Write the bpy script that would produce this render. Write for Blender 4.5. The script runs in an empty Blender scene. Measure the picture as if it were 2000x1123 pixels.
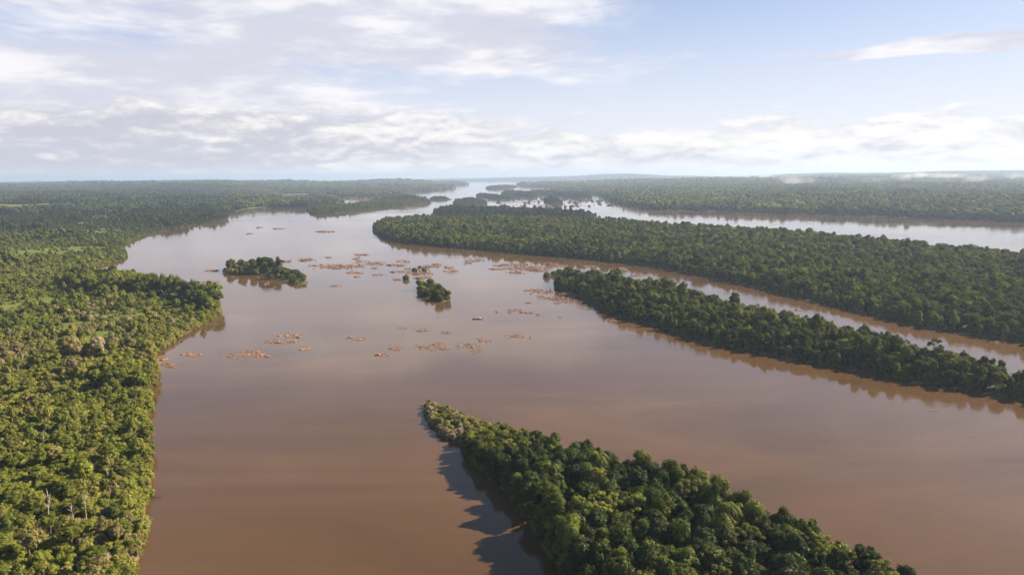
import bpy, math, random
import numpy as np
from mathutils import Matrix, Vector
from mathutils import noise as mnoise

R = math.radians
random.seed(11)
rng = np.random.default_rng(11)
scene = bpy.context.scene
COL = scene.collection

# ------------------------------------------------------------------ camera
CAM_H = 110.0
FPX = 1333.33                      # focal length in photograph pixels (24 mm lens)
PITCH = R(9.35)                    # looking down
ROLL = R(0.5)
EARTH = 6.371e6
f_ = np.array([0, math.cos(PITCH), -math.sin(PITCH)])
u0 = np.array([0, math.sin(PITCH), math.cos(PITCH)])
r0 = np.array([1.0, 0, 0])
r_ = r0 * math.cos(ROLL) - u0 * math.sin(ROLL)
u_ = u0 * math.cos(ROLL) + r0 * math.sin(ROLL)
cam_d = bpy.data.cameras.new('camera')
cam_d.sensor_width = 36.0
cam_d.lens = 24.0
cam_d.clip_start = 0.5
cam_d.clip_end = 200000.0
cam = bpy.data.objects.new('camera', cam_d)
COL.objects.link(cam)
b_ = -f_
cam.matrix_world = Matrix(((r_[0], u_[0], b_[0], 0), (r_[1], u_[1], b_[1], 0), (r_[2], u_[2], b_[2], CAM_H), (0, 0, 0, 1)))
scene.camera = cam

# ------------------------------------------------------------------ node helper
class NT:
    """tiny expression helper over a node tree"""
    def __init__(s, tree):
        s.t = tree; s.n = tree.nodes; s.l = tree.links
    def new(s, kind, **kw):
        n = s.n.new(kind)
        for k, v in kw.items(): setattr(n, k, v)
        return n
    def put(s, sock, v):
        if isinstance(v, bpy.types.NodeSocket): s.l.new(v, sock)
        else: sock.default_value = v
    def m(s, op, a, b=None, c=None, clamp=False):
        n = s.new('ShaderNodeMath', operation=op, use_clamp=clamp)
        s.put(n.inputs[0], a)
        if b is not None: s.put(n.inputs[1], b)
        if c is not None: s.put(n.inputs[2], c)
        return n.outputs[0]
    def add(s, a, b): return s.m('ADD', a, b)
    def sub(s, a, b): return s.m('SUBTRACT', a, b)
    def mul(s, a, b): return s.m('MULTIPLY', a, b)
    def smooth(s, v, lo, hi, o0=0.0, o1=1.0):
        n = s.new('ShaderNodeMapRange', interpolation_type='SMOOTHSTEP')
        s.put(n.inputs['Value'], v); n.inputs['From Min'].default_value = lo; n.inputs['From Max'].default_value = hi
        n.inputs['To Min'].default_value = o0; n.inputs['To Max'].default_value = o1
        return n.outputs[0]
    def lin(s, v, lo, hi, o0=0.0, o1=1.0):
        n = s.new('ShaderNodeMapRange')
        s.put(n.inputs['Value'], v); n.inputs['From Min'].default_value = lo; n.inputs['From Max'].default_value = hi
        n.inputs['To Min'].default_value = o0; n.inputs['To Max'].default_value = o1
        return n.outputs[0]
    def xyz(s, x, y, z):
        n = s.new('ShaderNodeCombineXYZ')
        for i, v in enumerate((x, y, z)): s.put(n.inputs[i], v)
        return n.outputs[0]
    def noise(s, vec, scale, detail=5.0, rough=0.55, dist=0.0):
        n = s.new('ShaderNodeTexNoise')
        s.put(n.inputs['Vector'], vec); n.inputs['Scale'].default_value = scale
        n.inputs['Detail'].default_value = detail; n.inputs['Roughness'].default_value = rough
        n.inputs['Distortion'].default_value = dist
        return n.outputs['Fac']
    def mix(s, fac, a, b, blend='MIX'):
        n = s.new('ShaderNodeMix', data_type='RGBA', blend_type=blend)
        s.put(n.inputs[0], fac); s.put(n.inputs[6], a); s.put(n.inputs[7], b)
        return n.outputs[2]
    def ramp(s, fac, stops):
        n = s.new('ShaderNodeValToRGB')
        e = n.color_ramp.elements
        while len(e) < len(stops): e.new(0.5)
        for i, (p, c) in enumerate(stops):
            e[i].position = p; e[i].color = (*c, 1)
        s.put(n.inputs[0], fac)
        return n.outputs[0]

# ------------------------------------------------------------------ sun and sky
SUN_EL, SUN_AZ = R(31), R(17)       # azimuth from +x towards +y
to_sun = Vector((math.cos(SUN_EL) * math.cos(SUN_AZ), math.cos(SUN_EL) * math.sin(SUN_AZ), math.sin(SUN_EL)))
sun_d = bpy.data.lights.new('sun', 'SUN')
sun_d.energy = 5.0
sun_d.angle = R(0.55)
sun_d.color = (1.0, 0.84, 0.62)
sun = bpy.data.objects.new('sun', sun_d)
sun.rotation_euler = to_sun.to_track_quat('Z', 'Y').to_euler()
sun.location = to_sun * 500
COL.objects.link(sun)

world = bpy.data.worlds.new('World')
scene.world = world
world.use_nodes = True
W = NT(world.node_tree)
W.n.clear()
SKY_STR = 0.05
tc = W.new('ShaderNodeTexCoord')
sep = W.new('ShaderNodeSeparateXYZ')
W.l.new(tc.outputs['Generated'], sep.inputs[0])
X, Y, Z = sep.outputs
sky = W.new('ShaderNodeTexSky', sky_type='NISHITA', sun_disc=False)
sky.sun_elevation = SUN_EL
sky.sun_rotation = math.pi / 2 - SUN_AZ
sky.air_density = 0.85; sky.dust_density = 0.6; sky.ozone_density = 1.5
DEG = 180 / math.pi
az = W.mul(W.m('ARCTAN2', X, Y), DEG)
el = W.mul(W.m('ARCSINE', Z), DEG)
def sky_px(x, y):
    d = f_ + r_ * ((x - 1000) / FPX) + u_ * ((561.5 - y) / FPX)
    d = d / np.linalg.norm(d)
    return math.degrees(math.atan2(d[0], d[1])), math.degrees(math.asin(d[2]))
ae = W.xyz(W.mul(az, 0.055), W.mul(el, 0.22), 0.0)
warp1 = W.sub(W.noise(ae, 1.3, 3, 0.6), 0.5)
warp2 = W.sub(W.noise(W.xyz(W.mul(az, 0.055), W.mul(el, 0.22), 7.3), 1.3, 3, 0.6), 0.5)
azw = W.add(az, W.mul(warp1, 14.0))
elw = W.add(el, W.mul(warp2, 4.2))
def blob(x, y, rx, ry, w, a=None, e=None):
    ca, ce = sky_px(x, y)
    da = W.mul(W.sub(a or azw, ca), 1.0 / (rx / 23.5))
    de = W.mul(W.sub(e or elw, ce), 1.0 / (ry / 24.0))
    q = W.add(W.mul(da, da), W.mul(de, de))
    return W.mul(W.m('EXPONENT', W.mul(q, -1.0)), w)
def total(lst):
    s = lst[0]
    for v in lst[1:]: s = W.add(s, v)
    return s
den = W.add(W.m('MAXIMUM', Z, 0.0), 0.10)
plan = W.xyz(W.m('DIVIDE', X, den), W.m('DIVIDE', Y, den), 3.1)
hn = W.noise(plan, 1.1, 6, 0.58, 0.35)
hfine = W.noise(W.xyz(W.mul(az, 0.09), W.mul(el, 0.55), 1.7), 1.5, 6, 0.62, 0.4)
# high broken sheet: thick over the left, opening to blue on the right
hd = total([W.smooth(el, 16.0, 45.0, 0.0, -0.42), W.mul(W.sub(hn, 0.5), 1.5), W.mul(W.sub(hfine, 0.5), 0.75),
            blob(620, 70, 520, 95, 0.62), blob(200, 190, 420, 75, 0.55), blob(1060, 70, 200, 60, 0.35),
            blob(860, 165, 260, 26, -0.55), blob(130, 55, 190, 40, -0.45),
            blob(1640, 120, 430, 150, -0.75), blob(1500, 160, 190, 90, 0.26),
            blob(1890, 80, 260, 19, 1.35, az, W.add(el, W.mul(warp2, 1.8))), blob(1790, 101, 120, 8, 0.8, az, W.add(el, W.mul(warp2, 1.2)))])
hcov = W.smooth(hd, -0.12, 0.42)
hshade = W.smooth(W.add(hn, W.mul(W.sub(W.noise(ae, 2.2, 4, 0.6), 0.5), 0.9)), 0.36, 0.66)
hcol = W.mix(hshade, (0.60, 0.60, 0.685, 1), (0.85, 0.83, 0.845, 1))
# low banks near the horizon
lae = W.xyz(W.mul(az, 0.13), W.mul(el, 0.46), 11.0)
ln = W.noise(lae, 1.25, 7, 0.58, 0.25)
lfine = W.noise(W.xyz(W.mul(az, 0.20), W.mul(el, 0.42), 4.0), 2.0, 6, 0.62)
band = W.smooth(el, 5.4, 1.2)
ld = total([W.mul(W.sub(ln, 0.5), 2.3), W.mul(W.sub(lfine, 0.5), 0.9), W.mul(band, 0.36),
            blob(180, 285, 420, 50, 0.55), blob(620, 235, 420, 40, 0.35), blob(830, 265, 120, 16, 0.5), blob(1640, 312, 420, 30, 0.5), blob(1820, 250, 260, 18, 0.3),
            W.smooth(el, 4.0, 9.0, 0.0, -1.2)])
lcov = W.smooth(ld, 0.04, 0.46)
lbright = total([W.mul(W.sub(lfine, 0.5), 1.5), W.mul(W.sub(ln, 0.5), 1.3), blob(830, 262, 130, 18, 0.5), blob(1700, 305, 480, 45, 0.42), blob(1800, 240, 300, 25, 0.12),
                 blob(200, 290, 470, 60, -0.30), blob(520, 190, 330, 30, -0.28)])
ln_up = W.noise(W.xyz(W.mul(az, 0.13), W.mul(W.add(el, 0.42), 0.46), 11.0), 1.25, 5, 0.58, 0.25)
lbright = W.add(lbright, W.mul(W.sub(ln, ln_up), 2.2))        # tops catch the light, bases stay grey
lshade = W.smooth(lbright, -0.40, 0.55)
lcol = W.mix(lshade, (0.52, 0.515, 0.585, 1), (0.88, 0.85, 0.825, 1))
# bright moist air right above the horizon
hz = W.smooth(el, 15.0, -0.5, 0.0, 0.80)
K = 0.445 / SKY_STR           # cloud tones below are as they look in the picture at this exposure
def scaled(col):
    n = W.new('ShaderNodeVectorMath', operation='SCALE')
    W.put(n.inputs[0], col); n.inputs['Scale'].default_value = K
    return n.outputs[0]
base = W.mix(W.smooth(el, 30.0, 5.0, 0.0, 0.66), sky.outputs[0], scaled((0.45, 0.53, 0.77)))      # thin high veil over the blue
base = W.mix(hz, base, scaled((0.82, 0.805, 0.825)))
glow = W.smooth(el, 2.6, -0.2, 0.0, 0.85)
base = W.mix(glow, base, scaled((0.98, 0.93, 0.88)))
c1 = W.mix(W.mul(hcov, 0.93), base, scaled(hcol))
c2 = W.mix(W.mul(W.mul(lcov, 0.95), W.smooth(el, 0.0, 1.1, 0.6, 1.0)), c1, scaled(lcol))
bg = W.new('ShaderNodeBackground')
W.put(bg.inputs['Color'], c2)
bg.inputs['Strength'].default_value = SKY_STR
wo = W.new('ShaderNodeOutputWorld')
W.l.new(bg.outputs[0], wo.inputs[0])
world.cycles.sampling_method = 'MANUAL'
world.cycles.sample_map_resolution = 512

vs = scene.view_settings
vs.view_transform = 'Standard'; vs.look = 'None'; vs.exposure = 1.42; vs.gamma = 1.0; vs.use_curve_mapping = False
scene.render.engine = 'CYCLES'
cy = scene.cycles
cy.max_bounces = 5; cy.diffuse_bounces = 2; cy.glossy_bounces = 2; cy.transmission_bounces = 2
cy.volume_bounces = 0; cy.transparent_max_bounces = 6
cy.caustics_reflective = False; cy.caustics_refractive = False
cy.use_denoising = True
cy.sample_clamp_indirect = 4.0

# ------------------------------------------------------------------ geometry helpers
def drop(x, y):
    return -(x * x + y * y) / (2 * EARTH)

def px(x, y, z=0.0):
    """point on the water level (plus z) seen at a photograph pixel"""
    d = f_ + r_ * ((x - 1000) / FPX) + u_ * ((561.5 - y) / FPX)
    t = 1000.0
    hx = math.hypot(d[0], d[1])
    a = hx * hx / (2 * EARTH); b = d[2]; c = CAM_H - z       # c + b t + a t^2 = 0
    disc = b * b - 4 * a * c
    if b >= 0 or disc < 0: t = -b / (2 * a) if b < 0 else 36000 / hx
    else: t = (-b - math.sqrt(disc)) / (2 * a)
    return d[0] * t, d[1] * t

def polar(azd, r):
    return r * math.sin(R(azd)), r * math.cos(R(azd))

def smooth_poly(pts, rough=0.0, seed=0, steps=5):
    """closed Catmull-Rom through the points with a natural wobble"""
    n = len(pts); out = []
    P = [np.array(p, float) for p in pts]
    for i in range(n):
        p0, p1, p2, p3 = P[i - 1], P[i], P[(i + 1) % n], P[(i + 2) % n]
        L = np.linalg.norm(p2 - p1)
        for k in range(steps):
            t = k / steps
            q = 0.5 * ((2 * p1) + (p2 - p0) * t + (2 * p0 - 5 * p1 + 4 * p2 - p3) * t * t + (3 * p1 - p0 - 3 * p2 + p3) * t ** 3)
            lo = np.minimum(p1, p2) - 0.15 * L; hi = np.maximum(p1, p2) + 0.15 * L
            q = np.clip(q, lo, hi)
            if rough:
                w = rough * (0.35 + 0.65 * min(1, L / 60))
                s = 0.05 if L < 120 else 6.0 / L
                v = mnoise.noise_vector(Vector((q[0] * s, q[1] * s, seed * 3.7)))
                q = q + np.array([v.x, v.y]) * w
            out.append(q)
    return np.array(out)

def sdist(P, poly):
    """signed distance, positive inside"""
    P = np.asarray(P, float); A = poly; B = np.roll(poly, -1, axis=0)
    best = np.full(len(P), 1e30); inside = np.zeros(len(P), bool)
    for a, b in zip(A, B):
        ab = b - a; L2 = ab @ ab + 1e-12
        t = np.clip(((P - a) @ ab) / L2, 0, 1)
        d = P - a - t[:, None] * ab
        best = np.minimum(best, (d * d).sum(1))
        c = (a[1] > P[:, 1]) != (b[1] > P[:, 1])
        if c.any():
            xi = a[0] + (P[:, 1] - a[1]) * (ab[0]) / (ab[1] if abs(ab[1]) > 1e-12 else 1e-12)
            inside ^= c & (P[:, 0] < xi)
    return np.where(inside, 1, -1) * np.sqrt(best)

def vnoise(x, y, scale, seed=0.0, octaves=3):
    """cheap vectorised value noise in [-1, 1]"""
    tot = np.zeros_like(x); amp = 1.0; norm = 0.0
    for o in range(octaves):
        fx = x * scale + seed * 17.13 + o * 5.7; fy = y * scale - seed * 9.71 + o * 3.1
        ix = np.floor(fx); iy = np.floor(fy); tx = fx - ix; ty = fy - iy
        tx = tx * tx * (3 - 2 * tx); ty = ty * ty * (3 - 2 * ty)
        def h(a, b):
            v = np.sin(a * 127.1 + b * 311.7 + seed * 0.731) * 43758.5453
            return v - np.floor(v)
        v = (h(ix, iy) * (1 - tx) + h(ix + 1, iy) * tx) * (1 - ty) + (h(ix, iy + 1) * (1 - tx) + h(ix + 1, iy + 1) * tx) * ty
        tot += amp * (v * 2 - 1); norm += amp; amp *= 0.5; scale *= 2.03
    return tot / norm

def mesh_np(name, verts, faces, mats, mat_idx=None, smooth=False, attrs=None):
    """verts (n,3); faces list of arrays, one array per polygon size"""
    me = bpy.data.meshes.new(name)
    verts = np.asarray(verts, np.float32)
    groups = [np.asarray(f, np.int32) for f in faces if len(f)]
    me.vertices.add(len(verts)); me.vertices.foreach_set('co', verts.ravel())
    idx = np.concatenate([g.ravel() for g in groups]); tot = np.concatenate([np.full(len(g), g.shape[1], np.int32) for g in groups])
    start = np.concatenate([[0], np.cumsum(tot)[:-1]]).astype(np.int32)
    me.loops.add(len(idx)); me.loops.foreach_set('vertex_index', idx)
    me.polygons.add(len(tot)); me.polygons.foreach_set('loop_start', start); me.polygons.foreach_set('loop_total', tot)
    if mat_idx is not None: me.polygons.foreach_set('material_index', np.asarray(mat_idx, np.int32))
    me.polygons.foreach_set('use_smooth', np.full(len(tot), smooth))
    for m_ in mats: me.materials.append(m_)
    for k, (dom, val) in (attrs or {}).items():
        a = me.attributes.new(k, 'FLOAT', dom); a.data.foreach_set('value', np.asarray(val, np.float32))
    me.update(calc_edges=True)
    me.validate()
    return me

def link(name, data, parent=None, loc=None, rot=None, scale=None):
    o = bpy.data.objects.new(name, data)
    COL.objects.link(o)
    if parent: o.parent = parent
    if loc is not None: o.location = loc
    if rot is not None: o.rotation_euler = rot
    if scale is not None: o.scale = scale
    return o

def tag(o, label=None, cat=None, group=None, kind=None):
    if label: o['label'] = label
    if cat: o['category'] = cat
    if group: o['group'] = group
    if kind: o['kind'] = kind
    return o

# ------------------------------------------------------------------ materials
def material(name):
    m_ = bpy.data.materials.new(name); m_.use_nodes = True
    t = NT(m_.node_tree); t.n.clear()
    out = t.new('ShaderNodeOutputMaterial')
    return m_, t, out

def principled(t, out, color, rough=0.8, normal=None, spec=0.3):
    p = t.new('ShaderNodeBsdfPrincipled')
    t.put(p.inputs['Base Color'], color); t.put(p.inputs['Roughness'], rough)
    p.inputs['Specular IOR Level'].default_value = spec
    if normal is not None: t.l.new(normal, p.inputs['Normal'])
    t.l.new(p.outputs[0], out.inputs['Surface'])
    return p

def bump(t, height, strength, dist):
    b = t.new('ShaderNodeBump'); b.inputs['Strength'].default_value = 1.0
    t.put(b.inputs['Strength'], strength); b.inputs['Distance'].default_value = dist
    t.put(b.inputs['Height'], height)
    return b.outputs[0]

# leaves: colour of the species comes with each plant ("tint", which at the far left also holds cloud shade), plus plant-to-plant and leaf-to-leaf variation
M_LEAF, t, out = material('leaves')
at = t.new('ShaderNodeAttribute', attribute_type='INSTANCER'); at.attribute_name = 'tint'
lv = t.new('ShaderNodeAttribute', attribute_type='GEOMETRY'); lv.attribute_name = 'leafvar'
oi = t.new('ShaderNodeObjectInfo')
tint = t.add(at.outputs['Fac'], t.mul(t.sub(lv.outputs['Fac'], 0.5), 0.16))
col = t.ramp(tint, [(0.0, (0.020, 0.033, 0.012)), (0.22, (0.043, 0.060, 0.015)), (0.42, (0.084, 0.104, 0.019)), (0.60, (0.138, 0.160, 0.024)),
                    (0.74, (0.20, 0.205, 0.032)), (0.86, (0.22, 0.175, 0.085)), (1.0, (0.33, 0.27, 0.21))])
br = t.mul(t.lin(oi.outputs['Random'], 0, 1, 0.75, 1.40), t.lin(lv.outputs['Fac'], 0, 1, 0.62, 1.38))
sc_ = t.new('ShaderNodeVectorMath', operation='SCALE'); t.l.new(col, sc_.inputs[0]); t.l.new(br, sc_.inputs['Scale'])
df = t.new('ShaderNodeBsdfDiffuse'); t.l.new(sc_.outputs[0], df.inputs[0])
tr = t.new('ShaderNodeBsdfTranslucent')
trc = t.mix(1.0, sc_.outputs[0], (1.25, 1.25, 0.55, 1), 'MULTIPLY'); t.l.new(trc, tr.inputs[0])
mx = t.new('ShaderNodeMixShader'); mx.inputs[0].default_value = 0.28
t.l.new(df.outputs[0], mx.inputs[1]); t.l.new(tr.outputs[0], mx.inputs[2])
gl = t.new('ShaderNodeBsdfGlossy'); gl.inputs['Roughness'].default_value = 0.45; gl.inputs['Color'].default_value = (0.9, 0.9, 0.85, 1)
mx2 = t.new('ShaderNodeMixShader'); mx2.inputs[0].default_value = 0.012
t.l.new(mx.outputs[0], mx2.inputs[1]); t.l.new(gl.outputs[0], mx2.inputs[2])
t.l.new(mx2.outputs[0], out.inputs['Surface'])

M_BARK, t, out = material('pale_bark')
g = t.new('ShaderNodeTexCoord').outputs['Object']
col = t.ramp(t.noise(g, 1.6, 6, 0.6), [(0.3, (0.13, 0.10, 0.075)), (0.7, (0.33, 0.27, 0.21))])
principled(t, out, col, 0.9, bump(t, t.noise(g, 6, 5), 0.6, 0.05))
M_DEAD, t, out = material('bleached_dead_wood')
g = t.new('ShaderNodeTexCoord').outputs['Object']
col = t.ramp(t.noise(g, 1.2, 6, 0.6), [(0.3, (0.30, 0.24, 0.19)), (0.7, (0.58, 0.50, 0.42))])
principled(t, out, col, 0.9, bump(t, t.noise(g, 6, 5), 0.6, 0.05))

M_GROUND, t, out = material('undergrowth_soil')
ge = t.new('ShaderNodeNewGeometry'); pos = ge.outputs['Position']
big = t.noise(pos, 0.006, 6, 0.6); fine = t.noise(pos, 0.12, 8, 0.65)
green = t.ramp(fine, [(0.3, (0.022, 0.034, 0.012)), (0.6, (0.055, 0.070, 0.018)), (0.8, (0.10, 0.105, 0.03))])
sh = t.new('ShaderNodeAttribute', attribute_type='GEOMETRY'); sh.attribute_name = 'shore'
earth = t.ramp(t.noise(pos, 0.35, 7, 0.6), [(0.3, (0.06, 0.036, 0.02)), (0.55, (0.14, 0.08, 0.048)), (0.75, (0.25, 0.16, 0.10))])
edge = t.smooth(t.add(sh.outputs['Fac'], t.mul(t.sub(fine, 0.5), 2.0)), 1.9, 0.7)
gr = t.new('ShaderNodeAttribute', attribute_type='GEOMETRY'); gr.attribute_name = 'grass'
grass = t.ramp(t.noise(pos, 0.05, 8, 0.65), [(0.3, (0.075, 0.10, 0.020)), (0.7, (0.15, 0.17, 0.036))])
col = t.mix(gr.outputs['Fac'], green, grass)
col = t.mix(edge, col, earth)
principled(t, out, col, 0.95, bump(t, fine, 0.7, 0.8), 0.1)

M_ROCK, t, out = material('red_river_rock')
g = t.new('ShaderNodeTexCoord').outputs['Object']
oi = t.new('ShaderNodeObjectInfo')
gg = t.new('ShaderNodeVectorMath', operation='ADD'); t.l.new(g, gg.inputs[0])
t.l.new(t.xyz(t.mul(oi.outputs['Random'], 37.0), t.mul(oi.outputs['Random'], 91.0), 0.0), gg.inputs[1])
col = t.ramp(t.noise(gg.outputs[0], 0.9, 8, 0.65), [(0.30, (0.045, 0.022, 0.015)), (0.47, (0.155, 0.078, 0.048)), (0.70, (0.30, 0.175, 0.115))])
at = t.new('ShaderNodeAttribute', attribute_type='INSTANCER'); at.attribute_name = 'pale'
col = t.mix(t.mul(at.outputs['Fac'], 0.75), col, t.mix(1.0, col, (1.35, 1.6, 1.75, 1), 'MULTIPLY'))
principled(t, out, col, 0.85, bump(t, t.noise(gg.outputs[0], 3.0, 8, 0.7), 0.9, 0.25), 0.25)

# silty river
M_WATER, t, out = material('silty_river_water')
ge = t.new('ShaderNodeNewGeometry'); pos = ge.outputs['Position']
wp = t.new('ShaderNodeMapping'); wp.inputs['Rotation'].default_value = (0, 0, R(28)); wp.inputs['Scale'].default_value = (0.0020, 0.0062, 1)
t.l.new(pos, wp.inputs[0])
calm = t.noise(wp.outputs[0], 1.0, 6, 0.6, 0.6)
silt_cloud_shade = t.noise(wp.outputs[0], 2.3, 6, 0.6, 1.0)
col = t.ramp(silt_cloud_shade, [(0.30, (0.066, 0.0375, 0.0165)), (0.70, (0.116, 0.066, 0.0305))])  # silt streaks, contrast widened to stand in for cloud-shadow patches
rp = t.new('ShaderNodeMapping'); rp.inputs['Rotation'].default_value = (0, 0, R(-20)); rp.inputs['Scale'].default_value = (0.22, 0.75, 1)
t.l.new(pos, rp.inputs[0])
rip = t.add(t.noise(rp.outputs[0], 1.0, 4, 0.6, 0.8), t.mul(t.noise(pos, 0.09, 3, 0.5, 1.2), 1.6))
wp2 = t.new('ShaderNodeMapping'); wp2.inputs['Rotation'].default_value = (0, 0, R(14)); wp2.inputs['Scale'].default_value = (0.012, 0.055, 1)
t.l.new(pos, wp2.inputs[0])
streak = t.noise(wp2.outputs[0], 1.0, 6, 0.62, 1.4)
rough_patch = t.smooth(t.add(t.mul(calm, 0.62), t.mul(streak, 0.38)), 0.46, 0.66)
bs = t.lin(rough_patch, 0, 1, 0.045, 0.28)
rg = t.lin(rough_patch, 0, 1, 0.05, 0.12)
p = principled(t, out, col, rg, bump(t, rip, bs, 0.24), 0.5)
p.inputs['IOR'].default_value = 1.333
print('materials done')

# ------------------------------------------------------------------ river sheet
rr = np.concatenate([[0.0], np.geomspace(15, 60000, 190)])
th = np.linspace(0, 2 * math.pi, 241)[:-1]
RR, TT = np.meshgrid(rr[1:], th, indexing='ij')
wx, wy = RR * np.sin(TT), RR * np.cos(TT)
V = np.concatenate([[[0, 0, 0]], np.stack([wx, wy, drop(wx, wy)], -1).reshape(-1, 3)])
nt = len(th); i, j = np.meshgrid(np.arange(len(rr) - 2), np.arange(nt), indexing='ij')
q = np.stack([1 + i * nt + j, 1 + i * nt + (j + 1) % nt, 1 + (i + 1) * nt + (j + 1) % nt, 1 + (i + 1) * nt + j], -1).reshape(-1, 4)[:, ::-1]
jj = np.arange(nt); fan = np.stack([np.zeros(nt, int), 1 + (jj + 1) % nt, 1 + jj], -1)
river = link('river', mesh_np('river', V, [fan, q], [M_WATER], smooth=True))
tag(river, 'broad silty brown river winding between the wooded islands', kind='structure')

# ------------------------------------------------------------------ land outlines (traced at the waterline, hidden shores estimated)
def P(lst): return [px(*p) for p in lst]
LAND = {}
LAND['left'] = smooth_poly(P([(225, 1500), (262, 1200), (268, 1123), (266, 1080), (280, 1030), (285, 990), (291, 950), (292, 900), (290, 840), (297, 770), (309, 722), (300, 702),
    (318, 682), (350, 661), (385, 641), (415, 623), (431, 605), (420, 592), (385, 583), (330, 571), (265, 559), (200, 551), (150, 545), (165, 530), (195, 520), (243, 506), (246, 494), (241, 481),
    (262, 469), (290, 459), (340, 447), (400, 436), (442, 428), (446, 421), (472, 411), (500, 407), (540, 405), (600, 405), (645, 402), (671, 396), (650, 394.5), (600, 394), (560, 392.5), (533, 388),
    (560, 382), (600, 380), (603, 384.5), (640, 383), (665, 382), (673, 386.5), (700, 385.5), (770, 381.5), (800, 376.5), (868, 370.5), (874, 367.5), (830, 364.5), (850, 362), (912, 361.3), (900, 360.4), (840, 359.6), (720, 359.6), (590, 359.6)])
    + [polar(-19, 16000), polar(-22, 37000), polar(-48, 37000), polar(-52, 4000), polar(-62, 400), polar(-70, 170)], 2.5, 1)
LAND['right'] = smooth_poly(P([(1155, 376.5), (1176, 384), (1195, 391), (1230, 401), (1262, 407.5), (1334, 411.5), (1450, 414.5), (1560, 418), (1660, 421.5), (1800, 426.5), (2000, 434), (2300, 446)])
    + [polar(50, 1900), polar(50, 37000), polar(17, 37000), polar(16.5, 14000)] + P([(1450, 356.5), (1250, 358.5), (1100, 359.5), (1020, 361.5), (1022, 364), (1075, 366.5), (1082, 369.5), (1165, 373.5)]), 3.5, 2)
LAND['hills'] = smooth_poly(P([(560, 355.5), (720, 355.5), (850, 355), (960, 354), (1100, 354.2), (1250, 353.8), (1400, 352.3), (1520, 351.3)]) + [polar(18, 15500), polar(18, 37000), polar(-20, 37000)], 30, 3)
LAND['middle'] = smooth_poly(P([(729, 447), (736, 456), (752, 465), (775, 472), (830, 479.5), (920, 487), (1000, 494.5), (1100, 502.5), (1200, 512), (1280, 522), (1340, 533), (1418, 549), (1496, 564), (1571, 584), (1672, 607.5), (1808, 638), (1997, 669), (2200, 705)])
    + P([(2200, 550), (2000, 514), (1800, 490), (1560, 466), (1330, 449), (1160, 438), (1000, 434), (850, 432), (775, 435), (738, 441)]), 3.0, 4)
LAND['behind'] = smooth_poly(P([(846, 416), (860, 420), (950, 422), (1050, 425), (1130, 427.5), (1164, 425), (1125, 420), (1040, 415), (950, 412), (870, 411)]), 2, 5)
LAND['strip'] = smooth_poly(P([(1084, 549), (1088, 562), (1109, 568), (1138, 581), (1165, 594), (1199, 612), (1232, 624), (1289, 638), (1334, 654), (1400, 671), (1468, 687), (1603, 710), (1737, 737), (1871, 760), (2000, 780), (2200, 818)])
    + P([(2200, 800), (2000, 757), (1900, 730), (1800, 703), (1700, 677), (1600, 652), (1500, 627), (1400, 602), (1300, 577), (1220, 560), (1150, 551), (1105, 546)]), 2.0, 6)
LAND['near'] = smooth_poly(P([(829, 797), (836, 822), (862, 846), (897, 866), (908, 886), (932, 912), (957, 937), (988, 963), (1013, 992), (1037, 1022), (1053, 1060), (1077, 1096), (1098, 1126), (1150, 1200), (1230, 1330)])
    + P([(1950, 1330), (1830, 1225), (1700, 1150), (1600, 1105), (1500, 1062), (1440, 1030), (1330, 985), (1250, 958), (1120, 914), (1070, 890), (980, 850), (900, 813), (845, 790)]), 1.6, 7)
LAND['tuft'] = smooth_poly(P([(438, 531), (450, 537), (480, 538), (520, 537), (530, 545), (560, 552), (590, 556), (598, 550), (590, 542), (570, 535), (550, 528), (500, 522), (460, 524)]), 1.5, 8)
LAND['wedge'] = smooth_poly(P([(815, 567), (825, 578), (845, 588), (868, 590), (877, 584), (869, 573), (852, 563), (828, 557), (814, 560)]), 1.2, 9)
LAND['long'] = smooth_poly(P([(603, 411), (612, 418.5), (650, 417), (700, 412), (760, 404.5), (800, 400.5), (830, 397.5), (841, 394.5), (800, 390.5), (760, 391.5), (720, 398), (660, 405), (615, 407.5)]), 3, 10)
LAND['mound'] = smooth_poly(P([(886, 399), (905, 402), (940, 400), (951, 397.5), (935, 394), (892, 395.5)]), 2, 11)
LAND['islet'] = smooth_poly(P([(840, 390), (855, 391.5), (874, 390.3), (872, 388), (846, 387.5)]), 2, 12)
LAND['sliver'] = smooth_poly(P([(930, 383), (950, 387), (975, 391), (1000, 388.5), (990, 385), (942, 381)]), 3, 13)
LAND['pair_a'] = smooth_poly(P([(979, 380), (1000, 384), (1042, 385.5), (1046, 382), (1000, 377.5)]), 3, 14)
LAND['pair_b'] = smooth_poly(P([(1034, 379), (1090, 383.5), (1130, 388), (1154, 386), (1150, 382), (1100, 378.5), (1042, 376.8)]), 3, 15)
LAND['clump'] = smooth_poly(P([(1063, 394), (1080, 397), (1098, 397.5), (1089, 392.5), (1066, 391)]), 2, 16)
LAND['outer'] = smooth_poly(P([(949, 369), (962, 371), (985, 369.5), (1010, 365.5), (985, 364), (955, 366.5)]), 4, 17)

HILLS = []     # (x, y, height, radius)
for (hx, hy, hh, hr) in [(790, 395, 15, 90), (770, 397, 6, 120), (915, 398, 7, 45), (755, 363, 48, 420), (835, 363, 30, 300), (700, 366, 20, 500), (565, 366, 38, 500), (520, 537, 3, 20), (525, 530, 5, 16),
                         (1710, 350, 12, 1500), (1950, 348, 12, 1600), (890, 360.5, 20, 160)]:
    a, b = px(hx, hy); HILLS.append((a, b, hh, hr))

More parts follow.
